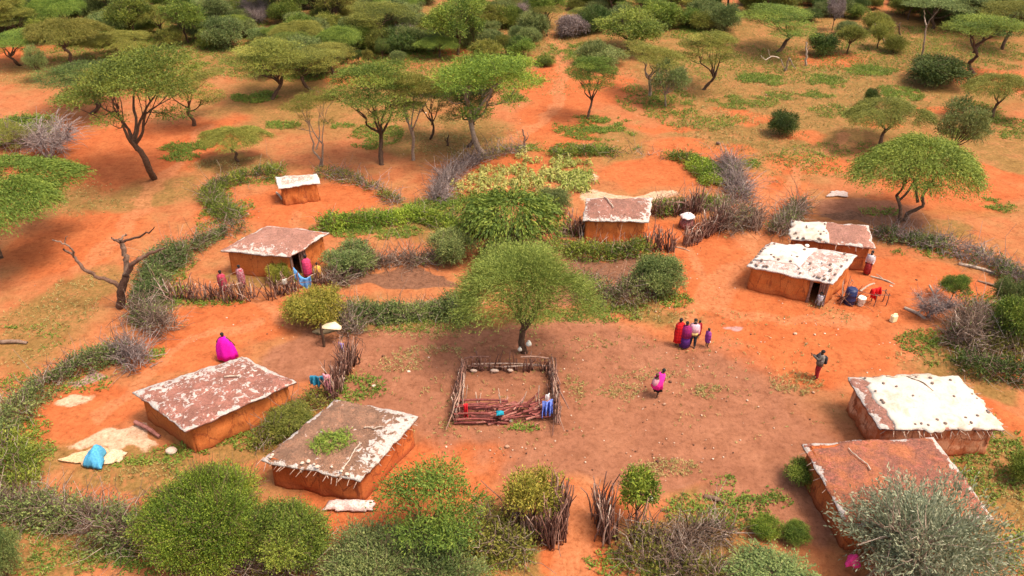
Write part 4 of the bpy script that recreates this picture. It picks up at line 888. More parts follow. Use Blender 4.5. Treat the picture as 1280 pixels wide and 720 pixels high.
# ------------------------------------------------------------------ stick fences
def stick_fence(px, label, h=1.2, gap=.06, seed=1, mat='stick', lean=.12, rows=2, r=.028, cross=10, group='stick fences of the village', name='stick_fence'):
    g = np.random.default_rng(seed); X, ln = polyline(px, .1); loc = X[len(X)//2].copy(); X = X-loc; S = Sticks()
    Tn = unit(np.gradient(X, axis=0)); Nn = np.stack([-Tn[:,1], Tn[:,0], np.zeros(len(X))], 1)
    n = int(ln/gap*rows); i = g.integers(0, len(X), n)
    P = X[i] + Nn[i]*g.normal(size=(n,1))*.09*rows + Tn[i]*g.normal(size=(n,1))*.05; P[:,2] = -.08
    hh = h*1.2*(.62+.5*vnoise(i*.12+seed*3, np.zeros(n), seed))*g.uniform(.75,1.2,n)
    D = unit(np.tile([0,0,1.], (n,1)) + g.normal(size=(n,3))*[lean*1.6,lean*1.6,0])
    S.twigs(P, D, hh, r*1.15, r*.6, .16, g.uniform(0,1,n)**1.6, g, 5, 4)
    if cross:
        m = int(ln*cross*.35); i = g.integers(0, len(X), m); P = X[i] + Nn[i]*g.normal(size=(m,1))*.1; P[:,2] = g.uniform(.2,.8,m)*h
        S.twigs(P, unit(Tn[i]*np.where(g.random(m)<.5,1,-1)[:,None] + rdir(m,g)*.35), g.uniform(.6,1.4,m), r*.9, r*.5, .25, g.uniform(0,1,m), g, 5, 4)
    root = empty(name, loc, label, 'fence', group); link('stick_wall', S.mesh('stick_wall'), M[mat], root); return root
stick_fence([(212,375),(245,374),(280,374),(318,374)], 'ragged stick fence left of the gap in front of the left hut', 1.25, .07, 1, lean=.16)
stick_fence([(335,372),(352,369),(372,364)], 'short stick fence right of the gap, holding the blue cloth', 1.25, .06, 2, lean=.16)
stick_fence([(392,357),(412,352),(424,348)], 'low dark stick fence behind the yellow green bush', 1.0, .07, 3)
stick_fence([(704,292),(718,294),(733,294)], 'brown stick fence on the left of the pole roofed hut', 1.3, .05, 4)
stick_fence([(809,312),(825,313),(843,313)], 'stick fence on the right of the pole roofed hut, front of its yard', 1.35, .05, 5)
stick_fence([(815,268),(835,268),(855,268),(878,266)], 'dark stick fence along the back of the pole roofed hut yard', 1.3, .05, 6)
stick_fence([(854,307),(866,303),(878,297),(892,290),(905,286)], 'tall slanting stick fence beside the draped dome', 1.5, .045, 7, lean=.16)
stick_fence([(938,289),(944,290),(951,287)], 'white bleached gate posts at the end of the brushwood heap', 1.6, .1, 8, 'stick_pale', cross=0)
stick_fence([(440,452),(432,466),(424,482),(414,500)], 'dense stick fence hung with cloths, above the grass roofed hut', 1.5, .04, 9)
stick_fence([(630,648),(645,660),(662,668),(685,680)], 'dark stick fence under the yellow green leafy top', 1.4, .06, 10, lean=.14)
stick_fence([(686,686),(693,684),(698,672),(700,656),(699,644)], 'bundle of tall gate posts left of the path', 1.75, .035, 11, rows=2, r=.03, cross=3, lean=.045)
stick_fence([(766,680),(757,675),(752,660),(751,645)], 'bundle of dark gate posts right of the path', 1.7, .035, 12, rows=2, r=.03, cross=3, lean=.045)
stick_fence([(760,668),(780,672),(800,680)], 'sparse upright dark sticks behind the slender sapling', 1.5, .16, 13, lean=.14)
stick_fence([(820,690),(850,680),(880,684)], 'crooked black sticks standing in the thorn hedge right of the path', 1.4, .25, 14, 'bark', lean=.3)
stick_fence([(1045,376),(1058,378),(1068,380)], 'broken sticks leaning against the side of the stone roofed hut', 1.1, .09, 15, lean=.3)

# ------------------------------------------------------------------ the stick pen
def pen():
    g = np.random.default_rng(3); c = np.array([635, 490]); loc = G(633, 488); root = empty('stick_pen', loc, 'square animal pen of sticks and red brown poles under the feathery tree', 'pen')
    A, B, C, D = G(579,463)-loc, G(688,463)-loc, G(697,531)-loc, G(568,531)-loc   # back-left, back-right, front-right, front-left
    def side(a, b, name, h):
        S = Sticks(); n = 96; t = np.sort(g.random(n)); P = a + (b-a)*t[:,None] + g.normal(size=(n,3))*[.09,.09,0]; P[:,2] = -.08
        d = unit(b-a); S.twigs(P, unit(np.tile([0,0,1.],(n,1)) + g.normal(size=(n,3))*[.06,.12,0]), g.uniform(.65,1.0,n)*h, .035, .02, .12, g.uniform(0,1,n), g, 4, 4)
        m = 16; t = g.uniform(0,.72,m); P = a + (b-a)*t[:,None] + g.normal(size=(m,3))*[.1,.1,0]; P[:,2] = g.uniform(.15,.95,m)*h
        S.twigs(P, unit(np.tile(d,(m,1))+rdir(m,g)*.12), g.uniform(1.0,2.2,m), .045, .025, .1, g.uniform(.3,1,m), g, 4, 4)
        link(name, S.mesh(name), M['stick'], root)
    side(A, D, 'side_fence', 1.0); side(B, C, 'side_fence', 1.0)
    S = Sticks(); n = 60; t = np.sort(g.random(n)); P = A+(B-A)*t[:,None] + g.normal(size=(n,3))*[.05,.08,0]; P[:,2] = -.06
    S.twigs(P, unit(np.tile([0,0,1.],(n,1)) + g.normal(size=(n,3))*[.22,.1,0]), g.uniform(.3,1.15,n), .035, .02, .12, g.uniform(0,.7,n), g, 4, 4)
    for (t0,t1,z0,z1,r) in [(.02,.30,.75,.85,.05),(.66,.98,.85,.75,.05),(.0,.5,.25,.2,.05),(.45,1,.22,.28,.05),(.1,.9,.4,.36,.04)]:
        a, b = A+(B-A)*t0, A+(B-A)*t1; S.tube([a+[0,0,z0], (a+b)/2+[0,.04,(z0+z1)/2+.03], b+[0,0,z1]], r, r*.8, g.uniform(.4,1), 5)
    link('back_fence', S.mesh('back_fence'), M['stick'], root)
    for q_, (t, w) in enumerate(((.13,.17),(.36,.19),(.53,.15))):
        o = link('stone', rock_mesh('stone', 90+q_), M['stone_pale'], root, A+(B-A)*t+np.array([0,-.15,.12])); o.scale = (w*1.3,w*.7,w)
    # front: heap of dark red poles laid slanting over each other
    S = Sticks(); n = 62; t = g.uniform(0,.80,n)
    P = D+(C-D)*t[:,None]; q_ = g.random(n); P[:,1] += q_*.75-.05; P[:,2] = .06+q_*.55+g.normal(size=n)*.06
    ang = np.where(t < .3, g.normal(.05,.15,n), g.normal(.55,.25,n))
    Dd = np.stack([np.cos(ang), np.sin(ang)*.8, g.normal(0,.12,n)], 1)
    S.twigs(P, unit(Dd), np.minimum(g.uniform(.7,1.5,n), (1-t)*4.9), .055, .035, .06, g.uniform(0,.9,n), g, 4, 5)
    for y_, z_ in ((0,.1),(0,.3),(.15,.5),(.5,.62),(.95,.6)):
        a, b = D+[0,y_,z_], D+(C-D)*g.uniform(.35,.6)+[0,y_,z_]; S.tube([a,(a+b)/2+[0,.05,.03],b], .06, .045, g.uniform(.1,.6), 5)
    link('front_poles', S.mesh('front_poles'), M['stick_red'], root)
    S = Sticks(); n = 14; t = np.array([.05,.08,.22,.24,.45,.48,.52,.6,.62,.78,.8,.86,.95,.97]); P = D+(C-D)*t[:,None]+np.stack([g.normal(size=n)*.05, .85+g.normal(size=n)*.12, np.zeros(n)],1); P[:,2] = -.05
    for p in P:
        S = Sticks(); S.twigs(p[None], unit(np.array([[0,0,1.]]) + g.normal(size=(1,3))*[.2,.15,0]), g.uniform(.9,1.5,1), .035, .02, .1, g.uniform(.6,1,1), g, 4, 4)
        link('post', S.mesh('post'), M['stick_pale'], root)
    return root
pen()

# ------------------------------------------------------------------ cloths, sheets and odds and ends
def drape(name, label, cat, p0, p1, f1, f2, c, fold=.05, sag=.08, group=None, seed=1, nrm=None, c2=None):
    """cloth hung over a line from p0 to p1, falling f1 m on one side and f2 m on the other"""
    p0, p1 = np.asarray(p0, float), np.asarray(p1, float); loc = (p0+p1)/2; loc = np.array([loc[0], loc[1], loc[2]]); g = np.random.default_rng(seed)
    d = p1-p0; nr = np.array([d[1],-d[0],0]) if nrm is None else np.array(nrm, float); nr = nr/np.linalg.norm(nr)
    nu, nv = 22, 22; u = np.linspace(0,1,nu); s = np.linspace(-f1, f2, nv); U, S_ = np.meshgrid(u, s, indexing='ij')
    base = p0 + d*U[...,None]; base[...,2] -= sag*np.sin(math.pi*U)
    offn = np.tanh(S_/.08)*-.06
    fl = fold*np.sin(U*17+seed+np.abs(S_)*1.5)*np.clip(np.abs(S_)*2.2,0,1) + (fbm(U*5+seed, S_*3+9, seed)-.5)*fold*2
    X = base + nr*(offn+fl)[...,None]; X[...,2] -= np.maximum(np.abs(S_)-.05,0)*(1+.12*np.sin(U*9+seed))
    id_ = np.arange(nu*nv).reshape(nu,nv); f = np.stack([id_[:-1,:-1], id_[1:,:-1], id_[1:,1:], id_[:-1,1:]], -1).reshape(-1,4)
    o = link(name, mesh_np(name, (X-loc).reshape(-1,3), f, smooth=True), cloth_mat(name+'_fabric', c, c2), None, loc)
    md = o.modifiers.new('thickness', 'SOLIDIFY'); md.thickness = .015
    return tag(o, label, cat, group)
def flat_sheet(name, label, cat, px, c, seed, lift=.03, amp=.12, c2=None, hump=0.0):
    g = np.random.default_rng(seed); Q = [G(x, y) for x, y in px]; n = 26; u = np.linspace(0,1,n); U, Vv = np.meshgrid(u,u,indexing='ij'); P = bil(Q,U,Vv); loc = P[n//2,n//2].copy()
    e = np.minimum(np.minimum(U,1-U), np.minimum(Vv,1-Vv)); o = unit(P-loc); jit = .30*min(np.linalg.norm(Q[0]-Q[1]), np.linalg.norm(Q[0]-Q[3])); fq = .5/jit
    P = P + o*((fbm(P[...,0]*fq, P[...,1]*fq, seed)-.5)*np.clip(1-e*4,0,1)*jit*2.2)[...,None]
    P[...,2] = lift + .06 + amp*fbm(P[...,0]*2.5, P[...,1]*2.5, seed+4)*np.clip(e*8+.2,0,1) + hump*np.sin(math.pi*U)*np.sin(math.pi*Vv)*(.6+.8*fbm(P[...,0]*4, P[...,1]*4, seed+9))
    id_ = np.arange(n*n).reshape(n,n); f = np.stack([id_[:-1,:-1], id_[1:,:-1], id_[1:,1:], id_[:-1,1:]], -1).reshape(-1,4)
    ob = link(name, mesh_np(name, (P-loc).reshape(-1,3), f, smooth=True), cloth_mat(name+'_fabric', c, c2), None, loc)
    md = ob.modifiers.new('thickness', 'SOLIDIFY'); md.thickness = .02; return tag(ob, label, cat)
flat_sheet('ground_sheet', 'crumpled pale sacking spread on the ground left of the blue cloth', 'sheet', [(66,577),(108,585),(160,572),(120,559)], (.60,.40,.24), 3, c2=(.50,.29,.15))
flat_sheet('ground_sheet', 'pale sacking spread right of the blue cloth, beside the long hut', 'sheet', [(126,582),(150,581),(162,567),(140,560)], (.60,.45,.32), 5, c2=(.5,.32,.2))
flat_sheet('blue_cloth', 'bright blue cloth bundle lying on pale sacking, lower left', 'cloth', [(104,586),(128,590),(137,566),(124,563)], (.06,.27,.50), 7, .05, .3, (.09,.36,.52), hump=.5)
flat_sheet('white_litter', 'white scraps lying on open ground left of the spreading dark acacia', 'litter', [(1034,246),(1058,246),(1056,239),(1038,239)], (.5,.43,.40), 21, .0, .05, (.4,.25,.2))
flat_sheet('white_sack', 'pinkish white sacks lying beside the grass roofed hut wall', 'sack', [(404,640),(468,641),(466,628),(412,628)], (.74,.58,.55), 9, .03, .2, (.55,.36,.32), hump=.22)
def vz(px, py, base): return V(px, py, G(*base)[1])
drape('blue_cloth', 'light blue cloth slung between posts at the left hut fence', 'cloth', vz(367,334,(371,360)), vz(388,345,(371,360)), .75, .5, (.13,.36,.72), .06, .38, seed=2, c2=(.10,.28,.62))
drape('teal_cloth', 'teal cloth bundle hung over the stick fence above the grass roofed hut', 'cloth', vz(387,470,(395,492)), vz(404,470,(395,492)), .55, .4, (.03,.20,.30), .10, .02, seed=3, c2=(.02,.13,.24))
drape('pink_cloth', 'fringed pink cloth hanging beside the teal bundle on the stick fence', 'cloth', vz(403,467,(402,496)), vz(412,469,(402,496)), 1.15, .3, (.66,.30,.34), .06, .02, seed=4, c2=(.45,.15,.2))
drape('purple_cloth', 'small violet cloth on the far top of the cloth hung stick fence', 'cloth', vz(423,427,(430,454)), vz(430,430,(430,454)), .5, .35, (.22,.16,.48), .04, .02, seed=5)
drape('red_cloth', 'red cloth strip hanging on the left front of the stick pen', 'cloth', vz(579.5,505,(582,524)), vz(584.5,505,(582,524)), .85, .15, (.62,.02,.03), .04, .0, seed=6)
drape('blue_cloth', 'royal blue cloth hanging on the right front corner of the stick pen', 'cloth', vz(678,502,(685,522)), vz(691,500,(685,522)), .80, .1, (.10,.17,.62), .16, .05, seed=7, c2=(.22,.3,.7))
drape('white_rag', 'white rag above the royal blue cloth at the pen corner', 'cloth', vz(682,494,(685,522)), vz(687,492,(685,522)), .3, .2, (.74,.68,.70), .05, .0, seed=8)
flat_sheet('turquoise_cloth', 'turquoise cloth lump lying on the red poles of the pen front', 'cloth', [(621,534),(631,534),(631,528),(621,528)], (.02,.30,.42), 11, .62, .12, hump=.12)
drape('red_cloth', 'bright red cloth drying on a small stick rack right of the stone roofed hut', 'cloth', vz(1090,361,(1096,380)), vz(1102,359,(1096,380)), .65, .5, (.72,.02,.02), .1, .05, seed=9)
drape('white_rag', 'white rag caught on the fence sticks right of the left hut gap', 'cloth', vz(352,350,(352,369)), vz(358,348,(352,369)), .35, .1, (.74,.72,.62), .05, .0, seed=10)
flat_sheet('pink_cloth', 'bright pink cloth at the foot of the silvery bush, bottom edge', 'cloth', [(1052,722),(1072,722),(1070,709),(1056,709)], (.78,.05,.22), 13, .5, .2, hump=.3)
flat_sheet('red_cloth', 'dark red cloth scrap at the bottom edge left of centre', 'cloth', [(422,722),(444,722),(442,710),(428,708)], (.40,.05,.03), 15, .1, .2, hump=.3)
# drying rack under the red cloth
def small_rack():
    b = G(1097,381); S = Sticks(); g = np.random.default_rng(2); t = empty('stick_rack', b, 'small rough stick rack under the bright red cloth', 'rack')
    for x, y in ((-.3,-.2),(.35,-.2),(-.3,.25),(.35,.25)): S.tube([[x,y,-.06],[x+.03,y,.4],[x+.02,y+.02,.85]], .03, .025, .4, 5)
    for y in (-.2,.25): S.tube([[-.4,y,.75],[0,y+.02,.77],[.45,y,.76]], .028, .022, .5, 5)
    S.tube([[-.3,-.25,.7],[-.3,.3,.72]], .025, .025, .4, 5); S.tube([[.35,-.25,.7],[.35,.3,.72]], .025, .025, .4, 5)
    link('frame', S.mesh('frame'), M['stick'], t)
small_rack()
def post_slab():
    b = G(405,433); t = empty('slab_post', b, 'short dark post holding up a tilted pale slab, in the left yard', 'post'); S = Sticks()
    S.tube([[0,0,-.1],[.03,0,.5],[-.02,.02,1.0],[0,0,1.42]], .085, .065, .2, 7); S.tube([[0,0,1.0],[.12,-.02,1.12]], .05, .03, .2, 5)
    link('post', S.mesh('post'), M['bark'], t)
    pts = [(390,414),(398,418),(412,415),(426,411),(427,408),(419,402),(408,404),(400,409)]
    lo = [V(x, y, b[1]+.12+(.55 if i in (4,5,6) else 0))-b for i,(x,y) in enumerate(pts)]
    n = len(lo); v = np.array(lo + [p+np.array([0,0,-.07]) for p in lo]); f = [np.arange(n)[None], (np.arange(n)[::-1]+n)[None], np.stack([np.arange(n)+n, np.roll(np.arange(n),-1)+n, np.roll(np.arange(n),-1), np.arange(n)],-1)]
    link('slab', mesh_np('slab', v, f), plain('pale_hide', (.78,.60,.40), .8), t)
post_slab()
def lathe(name, prof, mat, parent=None, loc=None, seg=20):
    v, f = rings([(z, r, r, 0, 0, 0, 0) for z, r in prof], seg); return link(name, mesh_np(name, v, f, smooth=False), mat, parent, loc)
t = empty('water_drum', G(1061,379), 'dark blue plastic drum beside the stone roofed hut', 'drum')
lathe('drum_body', [(0,.28),(.05,.31),(.28,.31),(.30,.325),(.33,.31),(.62,.31),(.64,.325),(.67,.31),(.9,.30),(.94,.27)], M['blue_plastic'], t); lathe('lid', [(.942,.24),(.97,.24),(.985,.20)], M['blue_plastic'], t)
t = empty('plastic_bucket', G(1075,381), 'white plastic bucket on the ground beside the dark blue drum', 'bucket')
lathe('bucket_body', [(0,.17),(.02,.18),(.42,.22),(.44,.235),(.47,.235)], M['white_plastic'], t); lathe('lid', [(.472,.24),(.50,.24),(.51,.2)], M['white_plastic'], t)
S = Sticks(); S.tube([[-.23,0,.4],[-.2,-.12,.25],[0,-.25,.2],[.2,-.12,.25],[.23,0,.4]], .01, .01, .9, 5); link('handle', S.mesh('handle'), M['stick_pale'], t)
def jerrycan(px, py, label, mat):
    t = empty('jerrycan', G(px, py), label, 'jerrycan', None, .4); import bmesh
    bm = bmesh.new(); bmesh.ops.create_cube(bm, size=1.0); bmesh.ops.scale(bm, vec=(.36,.24,.44), verts=bm.verts); bmesh.ops.translate(bm, vec=(0,0,.22), verts=bm.verts)
    bmesh.ops.bevel(bm, geom=bm.edges[:], offset=.04, segments=3, affect='EDGES'); me = bpy.data.meshes.new('can_body'); bm.to_mesh(me); bm.free(); link('can_body', me, mat, t)
    S = Sticks(); S.tube([[-.12,0,.42],[-.1,0,.52],[.06,0,.52],[.09,0,.42]], .02, .02, .9, 6); link('handle', S.mesh('handle'), mat, t)
    o = lathe('cap', [(0,.035),(.05,.035),(.055,.02)], mat, t, (.13,0,.43), 10)
jerrycan(1116,402,'cream jerrycan standing alone on the bare ground right of the red cloth', M['cream_plastic'])
def dome_shelter():
    b = G(858,284); t = empty('dome_shelter', b, 'small dome of bent sticks draped with white cloth in the hut yard', 'shelter'); S = Sticks()
    for a in np.linspace(0,math.pi,6)[:-1]:
        S.tube([[math.cos(a)*.5,math.sin(a)*.5,-.05],[math.cos(a)*.46,math.sin(a)*.46,.5],[0,0,.95],[-math.cos(a)*.46,-math.sin(a)*.46,.5],[-math.cos(a)*.5,-math.sin(a)*.5,-.05]], .025, .025, .3, 5)
    link('stick_frame', S.mesh('stick_frame'), M['stick'], t)
    v, f = rings([(1.0-.55*(1-math.cos(q)), .55*math.sin(q)+.02, .52*math.sin(q)+.02, 0, 0, .05*q, 1) for q in np.linspace(.05,.95,8)], 28, False)
    o = link('cover_cloth', mesh_np('cover_cloth', v, f, smooth=True), cloth_mat('white_cover', (.78,.70,.68), (.6,.42,.4)), t); md = o.modifiers.new('thickness','SOLIDIFY'); md.thickness = .015
    v, f = rings([(.0,.40,.38,0,0,.04,0),(.3,.43,.40,0,0,.04,1),(.6,.30,.28,0,0,.04,2),(.75,.1,.1,0,0,.04,2)], 24)
    link('inner_cloth', mesh_np('inner_cloth', v, f, smooth=True), cloth_mat('red_brown_cloth', (.30,.08,.07), (.4,.2,.2)), t)
dome_shelter()
def log(px0, px1, label, r=.1, mat='dead_wood', h=.0, name='log', side=None, seed=1):
    a, b = G(*px0), G(*px1); g = np.random.default_rng(seed); S = Sticks(); c = (a+b)/2; a = a-c; b = b-c; a[2] = b[2] = r*.7+h
    S.tube([a, a*.4+b*.6+[0,g.normal()*.1,.04], b], r, r*.7, .75, 7, 4, .012, g)
    if side is not None: S.tube([a*.5+b*.5, a*.2+b*.8+np.array(side)*.5, a*.1+b*.9+np.array(side)], r*.6, r*.35, .6, 5)
    return tag(link(name, S.mesh(name, True), M[mat], None, c), label, 'log')
log((1198,331),(1243,343),'longest pale log lying below the long right hedge',.11,'bark_pale')
log((1222,352),(1252,362),'dark forked branch lying below the longest pale log',.07,'dead_wood',side=(.3,.5,.3))
log((1130,386),(1156,399),'pale log lying at the weedy edge right of the cream jerrycan',.10,'bark_pale',side=(.1,.3,.5))
log((1160,362),(1175,394),'thin pale pole leaning over the thin leafless shrub',.06,'bark_pale',.25)
log((1088,346),(1118,356),'crooked pale branch lying right of the stone roofed hut',.06,'bark_pale',side=(-.7,.7,.2))
log((0,429),(34,430),'reddish log lying near the left edge on bare ground',.12)
log((170,531),(200,549),'reddish board leaning on the ground at the left wall of the long hut',.11,'stick_red',.1)
log((346,243),(353,252),'short pale log leaning by the smallest hut',.08,'bark_pale',.1)
log((1072,374),(1090,364),'pale pole propped between the drum and the red cloth',.06,'bark_pale',.5)
log((838,308),(862,314),'thin stick lying in the gap of the yard fence',.03,'bark_pale')
log((880,622),(905,630),'dark rotten log lying on the grassy corner',.11,'bark')
log((895,180),(899,181),'small dark stump on open ground near the weedy hedge',.12,'bark')
for (u0,v0,u1,v1,h,lab,r) in [(.25,.98,.45,.40,H3,'long pale pole lying on the roof of the hut between two stick fences',.05),(.45,.62,.53,.72,H8,'short white stick lying on the brown roof of the long hut',.04),(.62,.62,.80,.70,H9,'curved thin stick lying on the grass roofed hut',.03),(.74,.42,.80,.05,H9,'bent pale stick on the front right of the grass roofed hut',.035),(.52,.98,.62,.62,H6,'dark thin stick lying on the big white plastic roof',.03),(.32,.96,.62,.98,H6,'pale long stick along the back of the big white plastic roof',.035),(.35,.55,.30,.85,H7,'pale twig lying on the red earth roof',.03)]:
    n = 5; P = [h.at(u0+(u1-u0)*i/(n-1), v0+(v1-v0)*i/(n-1)) + np.array([0,0,r+.05]) for i in range(n)]; c = P[2]; S = Sticks(); S.tube([p-c for p in P], r, r*.7, .9, 5, 3, .01)
    tag(link('roof_stick', S.mesh('roof_stick'), M['bark_pale'] if 'dark' not in lab else M['bark'], None, c), lab, 'stick')
# stones on the roofs
ROCK = [rock_mesh('stone', 50+i) for i in range(4)]
def roof_stones(h, n, label, u=(.02,.98), v=(.02,.98), size=(.09,.17), mat='stone_dark', seed=1, edge=False):
    g = np.random.default_rng(seed)
    for i in range(n):
        uu, vv = g.uniform(*u), g.uniform(*v)
        if edge and i % 2: uu, vv = (uu, g.choice([.04,.07])) if g.random() < .5 else (g.choice([u[0]+.01,u[1]-.03]), vv)
        p = h.at(np.clip(uu,0,1), np.clip(vv,0,1)); s = g.uniform(*size)
        o = link('roof_stone', ROCK[i%4], M[mat], None, p+np.array([0,0,.05+s*.35])); o.scale = (s,s,s*.9); o.rotation_euler = (0,0,g.random()*6.28); tag(o, label, 'stone', label)
roof_stones(H6, 26, 'dark stone weighing down the big clean white plastic roof', u=(.14,.98), seed=1, size=(.06,.105), edge=True)
roof_stones(H5, 44, 'dark stone on the white patched roof beside the open doorway', seed=2, size=(.06,.125), edge=True)
roof_stones(H4, 18, 'dark stone on the white half of the half sheeted roof', u=(.02,.46), seed=3, size=(.06,.11), edge=True)
roof_stones(H9, 12, 'pale stone along the front eave of the grass roofed hut', v=(.02,.07), seed=5, size=(.06,.12), mat='stone_pale')
for i,(x,y,lab,s,m) in enumerate([(729,294,'white stone at the left corner of the pole roofed hut',.22,'white_plastic'),(704,292,'pale stone left of the brown stick fence by the pole roofed hut',.2,'stone_pale'),(214,566,'reddish rock at the front corner of the long hut',.3,'stone_pale'),(1009,308,'small white lump at the back edge of the stone studded roof',.15,'white_plastic'),(813,625,'white stone on the bare ground right of the path sapling',.18,'white_plastic')]):
    p = G(x,y, 1.72 if i == 3 else 0); o = link('stone', ROCK[i%4], M[m], None, p+np.array([0,0,s*.4])); o.scale = (s,s,s); tag(o, lab, 'stone')
# two white bags tied on the trunk of the feathery tree
for i,(x,y,lab,s) in enumerate([(661,429,'larger white bag hanging on the trunk of the feathery tree',.17),(650,436,'smaller white bag low on the trunk of the feathery tree',.13)]):
    p = V(x, y, G(655,438)[1]-.28); v, f = rings([(-s,.3*s,.3*s,0,0,.05,0),(-.8*s,.75*s,.6*s,0,0,.08,1),(-.2*s,.85*s,.65*s,0,0,.08,2),(.4*s,.5*s,.4*s,0,0,.15,2.5),(.75*s,.15*s,.15*s,0,0,.2,3),(1.0*s,.3*s,.25*s,0,0,.2,4)], 20)
    tag(link('plastic_bag', mesh_np('plastic_bag', v, f, smooth=True), M['white_plastic'], None, p), lab, 'bag')

# ------------------------------------------------------------------ people
def body(root, h, pose):
    """one continuous skinned figure; pose maps joints to positions for a 1.7 m person facing +y"""
    s = h/1.7
    J = {'pelvis':(0,0,.93),'waist':(0,.0,1.08),'chest':(0,.01,1.28),'neck':(0,0,1.44),'jaw':(0,.015,1.50),'head':(0,.015,1.585),'crown':(0,0,1.66),'nose':(0,.105,1.565),'ear_a':(-.085,0,1.575),'ear_b':(.085,0,1.575),
         'sh_l':(-.17,0,1.385),'el_l':(-.22,-.02,1.11),'wr_l':(-.21,.07,.87),'sh_r':(.17,0,1.385),'el_r':(.22,-.02,1.11),'wr_r':(.21,.07,.87),
         'hip_l':(-.09,0,.88),'kn_l':(-.10,.03,.49),'an_l':(-.10,-.01,.09),'toe_l':(-.11,.14,.03),'hip_r':(.09,0,.88),'kn_r':(.10,.03,.49),'an_r':(.10,-.01,.09),'toe_r':(.11,.14,.03)}
    J.update(pose); R = {'pelvis':.125,'waist':.11,'chest':.13,'neck':.05,'jaw':.06,'head':.088,'crown':.06,'nose':.016,'ear_a':.018,'ear_b':.018}
    for q in 'lr': R.update({'sh_'+q:.062,'el_'+q:.042,'wr_'+q:.027,'hip_'+q:.092,'kn_'+q:.058,'an_'+q:.037,'toe_'+q:.03})
    E = [('pelvis','waist'),('waist','chest'),('chest','neck'),('neck','jaw'),('jaw','head'),('head','crown'),('head','nose'),('head','ear_a'),('head','ear_b')]
    for q in 'lr': E += [('chest','sh_'+q),('sh_'+q,'el_'+q),('el_'+q,'wr_'+q),('pelvis','hip_'+q),('hip_'+q,'kn_'+q),('kn_'+q,'an_'+q),('an_'+q,'toe_'+q)]
    for q in 'lr':
        w = np.array(J['wr_'+q]); d = unit(w-np.array(J['el_'+q])); sd = np.cross(d, [0,0,1.]) if abs(d[2]) < .9 else np.array([0,1.,0]); sd = unit(sd); nn = np.cross(d, sd)
        J['palm_'+q] = tuple(w+d*.06); R['palm_'+q] = .030; E.append(('wr_'+q,'palm_'+q))
        for i,(o,l) in enumerate(((-.026,.075),(-.009,.088),(.009,.083),(.026,.064))):
            a, b = f'f{i}{q}', f'g{i}{q}'; J[a] = tuple(w+d*(.085+l*.45)+sd*o); J[b] = tuple(w+d*(.085+l*.9)+sd*o+nn*.022); R[a] = .0095; R[b] = .008; E += [('palm_'+q,a),(a,b)]
        J['th'+q] = tuple(w+d*.06-sd*.05+nn*.012); J['ti'+q] = tuple(w+d*.10-sd*.058+nn*.02); R['th'+q] = .011; R['ti'+q] = .009; E += [('wr_'+q,'th'+q),('th'+q,'ti'+q)]
    names = list(J); ix = {n:i for i,n in enumerate(names)}
    me = bpy.data.meshes.new('body'); me.from_pydata([tuple(np.array(J[n])*s) for n in names], [(ix[a],ix[b]) for a,b in E], [])
    o = link('body', me, M['skin'], root); md = o.modifiers.new('skin','SKIN'); md.use_smooth_shade = True
    sv = me.skin_vertices[0].data
    for n in names: sv[ix[n]].radius = (R[n]*s, R[n]*s); sv[ix[n]].use_root = (n == 'pelvis')
    o.modifiers.new('smooth','SUBSURF').levels = 1; o.modifiers['smooth'].render_levels = 1
    hd = np.array(J['head'])*s; cr = np.array(J['crown'])*s; up = unit(cr-hd)
    import bmesh
    bm = bmesh.new(); bmesh.ops.create_uvsphere(bm, u_segments=14, v_segments=8, radius=.098*s); hm = bpy.data.meshes.new('hair'); bm.to_mesh(hm); bm.free()
    ho = link('hair', hm, M['hair'], root, hd + up*.045*s - np.array([0,.022*s,0])); ho.scale = (.98,1,.86)
    bm = bmesh.new()
    for x in (-.032,.032): bmesh.ops.create_uvsphere(bm, u_segments=8, v_segments=6, radius=.012*s, matrix=Matrix.Translation((x*s,.083*s,.012*s)))
    em = bpy.data.meshes.new('eyes'); bm.to_mesh(em); bm.free(); link('eyes', em, plain('eyes_white',(.5,.48,.45)), root, hd)
    return J, s
def garment(root, name, rs, c, c2=None, seg=28, cap=False, cl=None):
    v, f = rings(rs, seg, cap); o = link(name, mesh_np(name, v, f, smooth=True), cl or cloth_mat(name+'_cloth', c, c2, c[0] < .7), root)
    md = o.modifiers.new('thickness','SOLIDIFY'); md.thickness = .012; return o
def legs(root, J, s, c, name='trousers', r=(.105,.075,.06)):
    S = Sticks()
    for q in 'lr':
        h, k, a = (np.array(J[n+q])*s for n in ('hip_','kn_','an_')); S.tube([h+[0,0,.06*s], (h+k)/2, k, (k+a)/2, a+[0,0,.02]], r[0]*s, r[2]*s, .5, 10, 3, 0)
    return link(name, S.mesh(name, True), cloth_mat(name+'_cloth', c), root)
def sleeves(root, J, s, c, name='sleeves', full=True):
    S = Sticks()
    for q in 'lr':
        a, b, w = (np.array(J[n+q])*s for n in ('sh_','el_','wr_')); S.tube([a,(a+b)/2,b]+([(b+w)/2,w] if full else []), .075*s, .05*s, .5, 10, 3, 0)
    return link(name, S.mesh(name, True), cloth_mat(name+'_cloth', c), root)
def robe(s, wide=.34, hem=.12, top=1.42, dp=.26, ph=0.0):
    return [(hem*s,wide*s,wide*.8*s,0,0,.05,ph),(.5*s,wide*.9*s,wide*.72*s,0,0,.045,ph+.3),(.9*s,.27*s,.21*s,0,0,.03,ph+.5),(1.15*s,.25*s,.19*s,0,0,.02,ph+.6),(1.33*s,.245*s,.17*s,0,0,.01,ph+.6),(top*s,.15*s,.11*s,0,0,0,ph),((top+.05)*s,.075*s,.075*s,0,0,0,ph)]
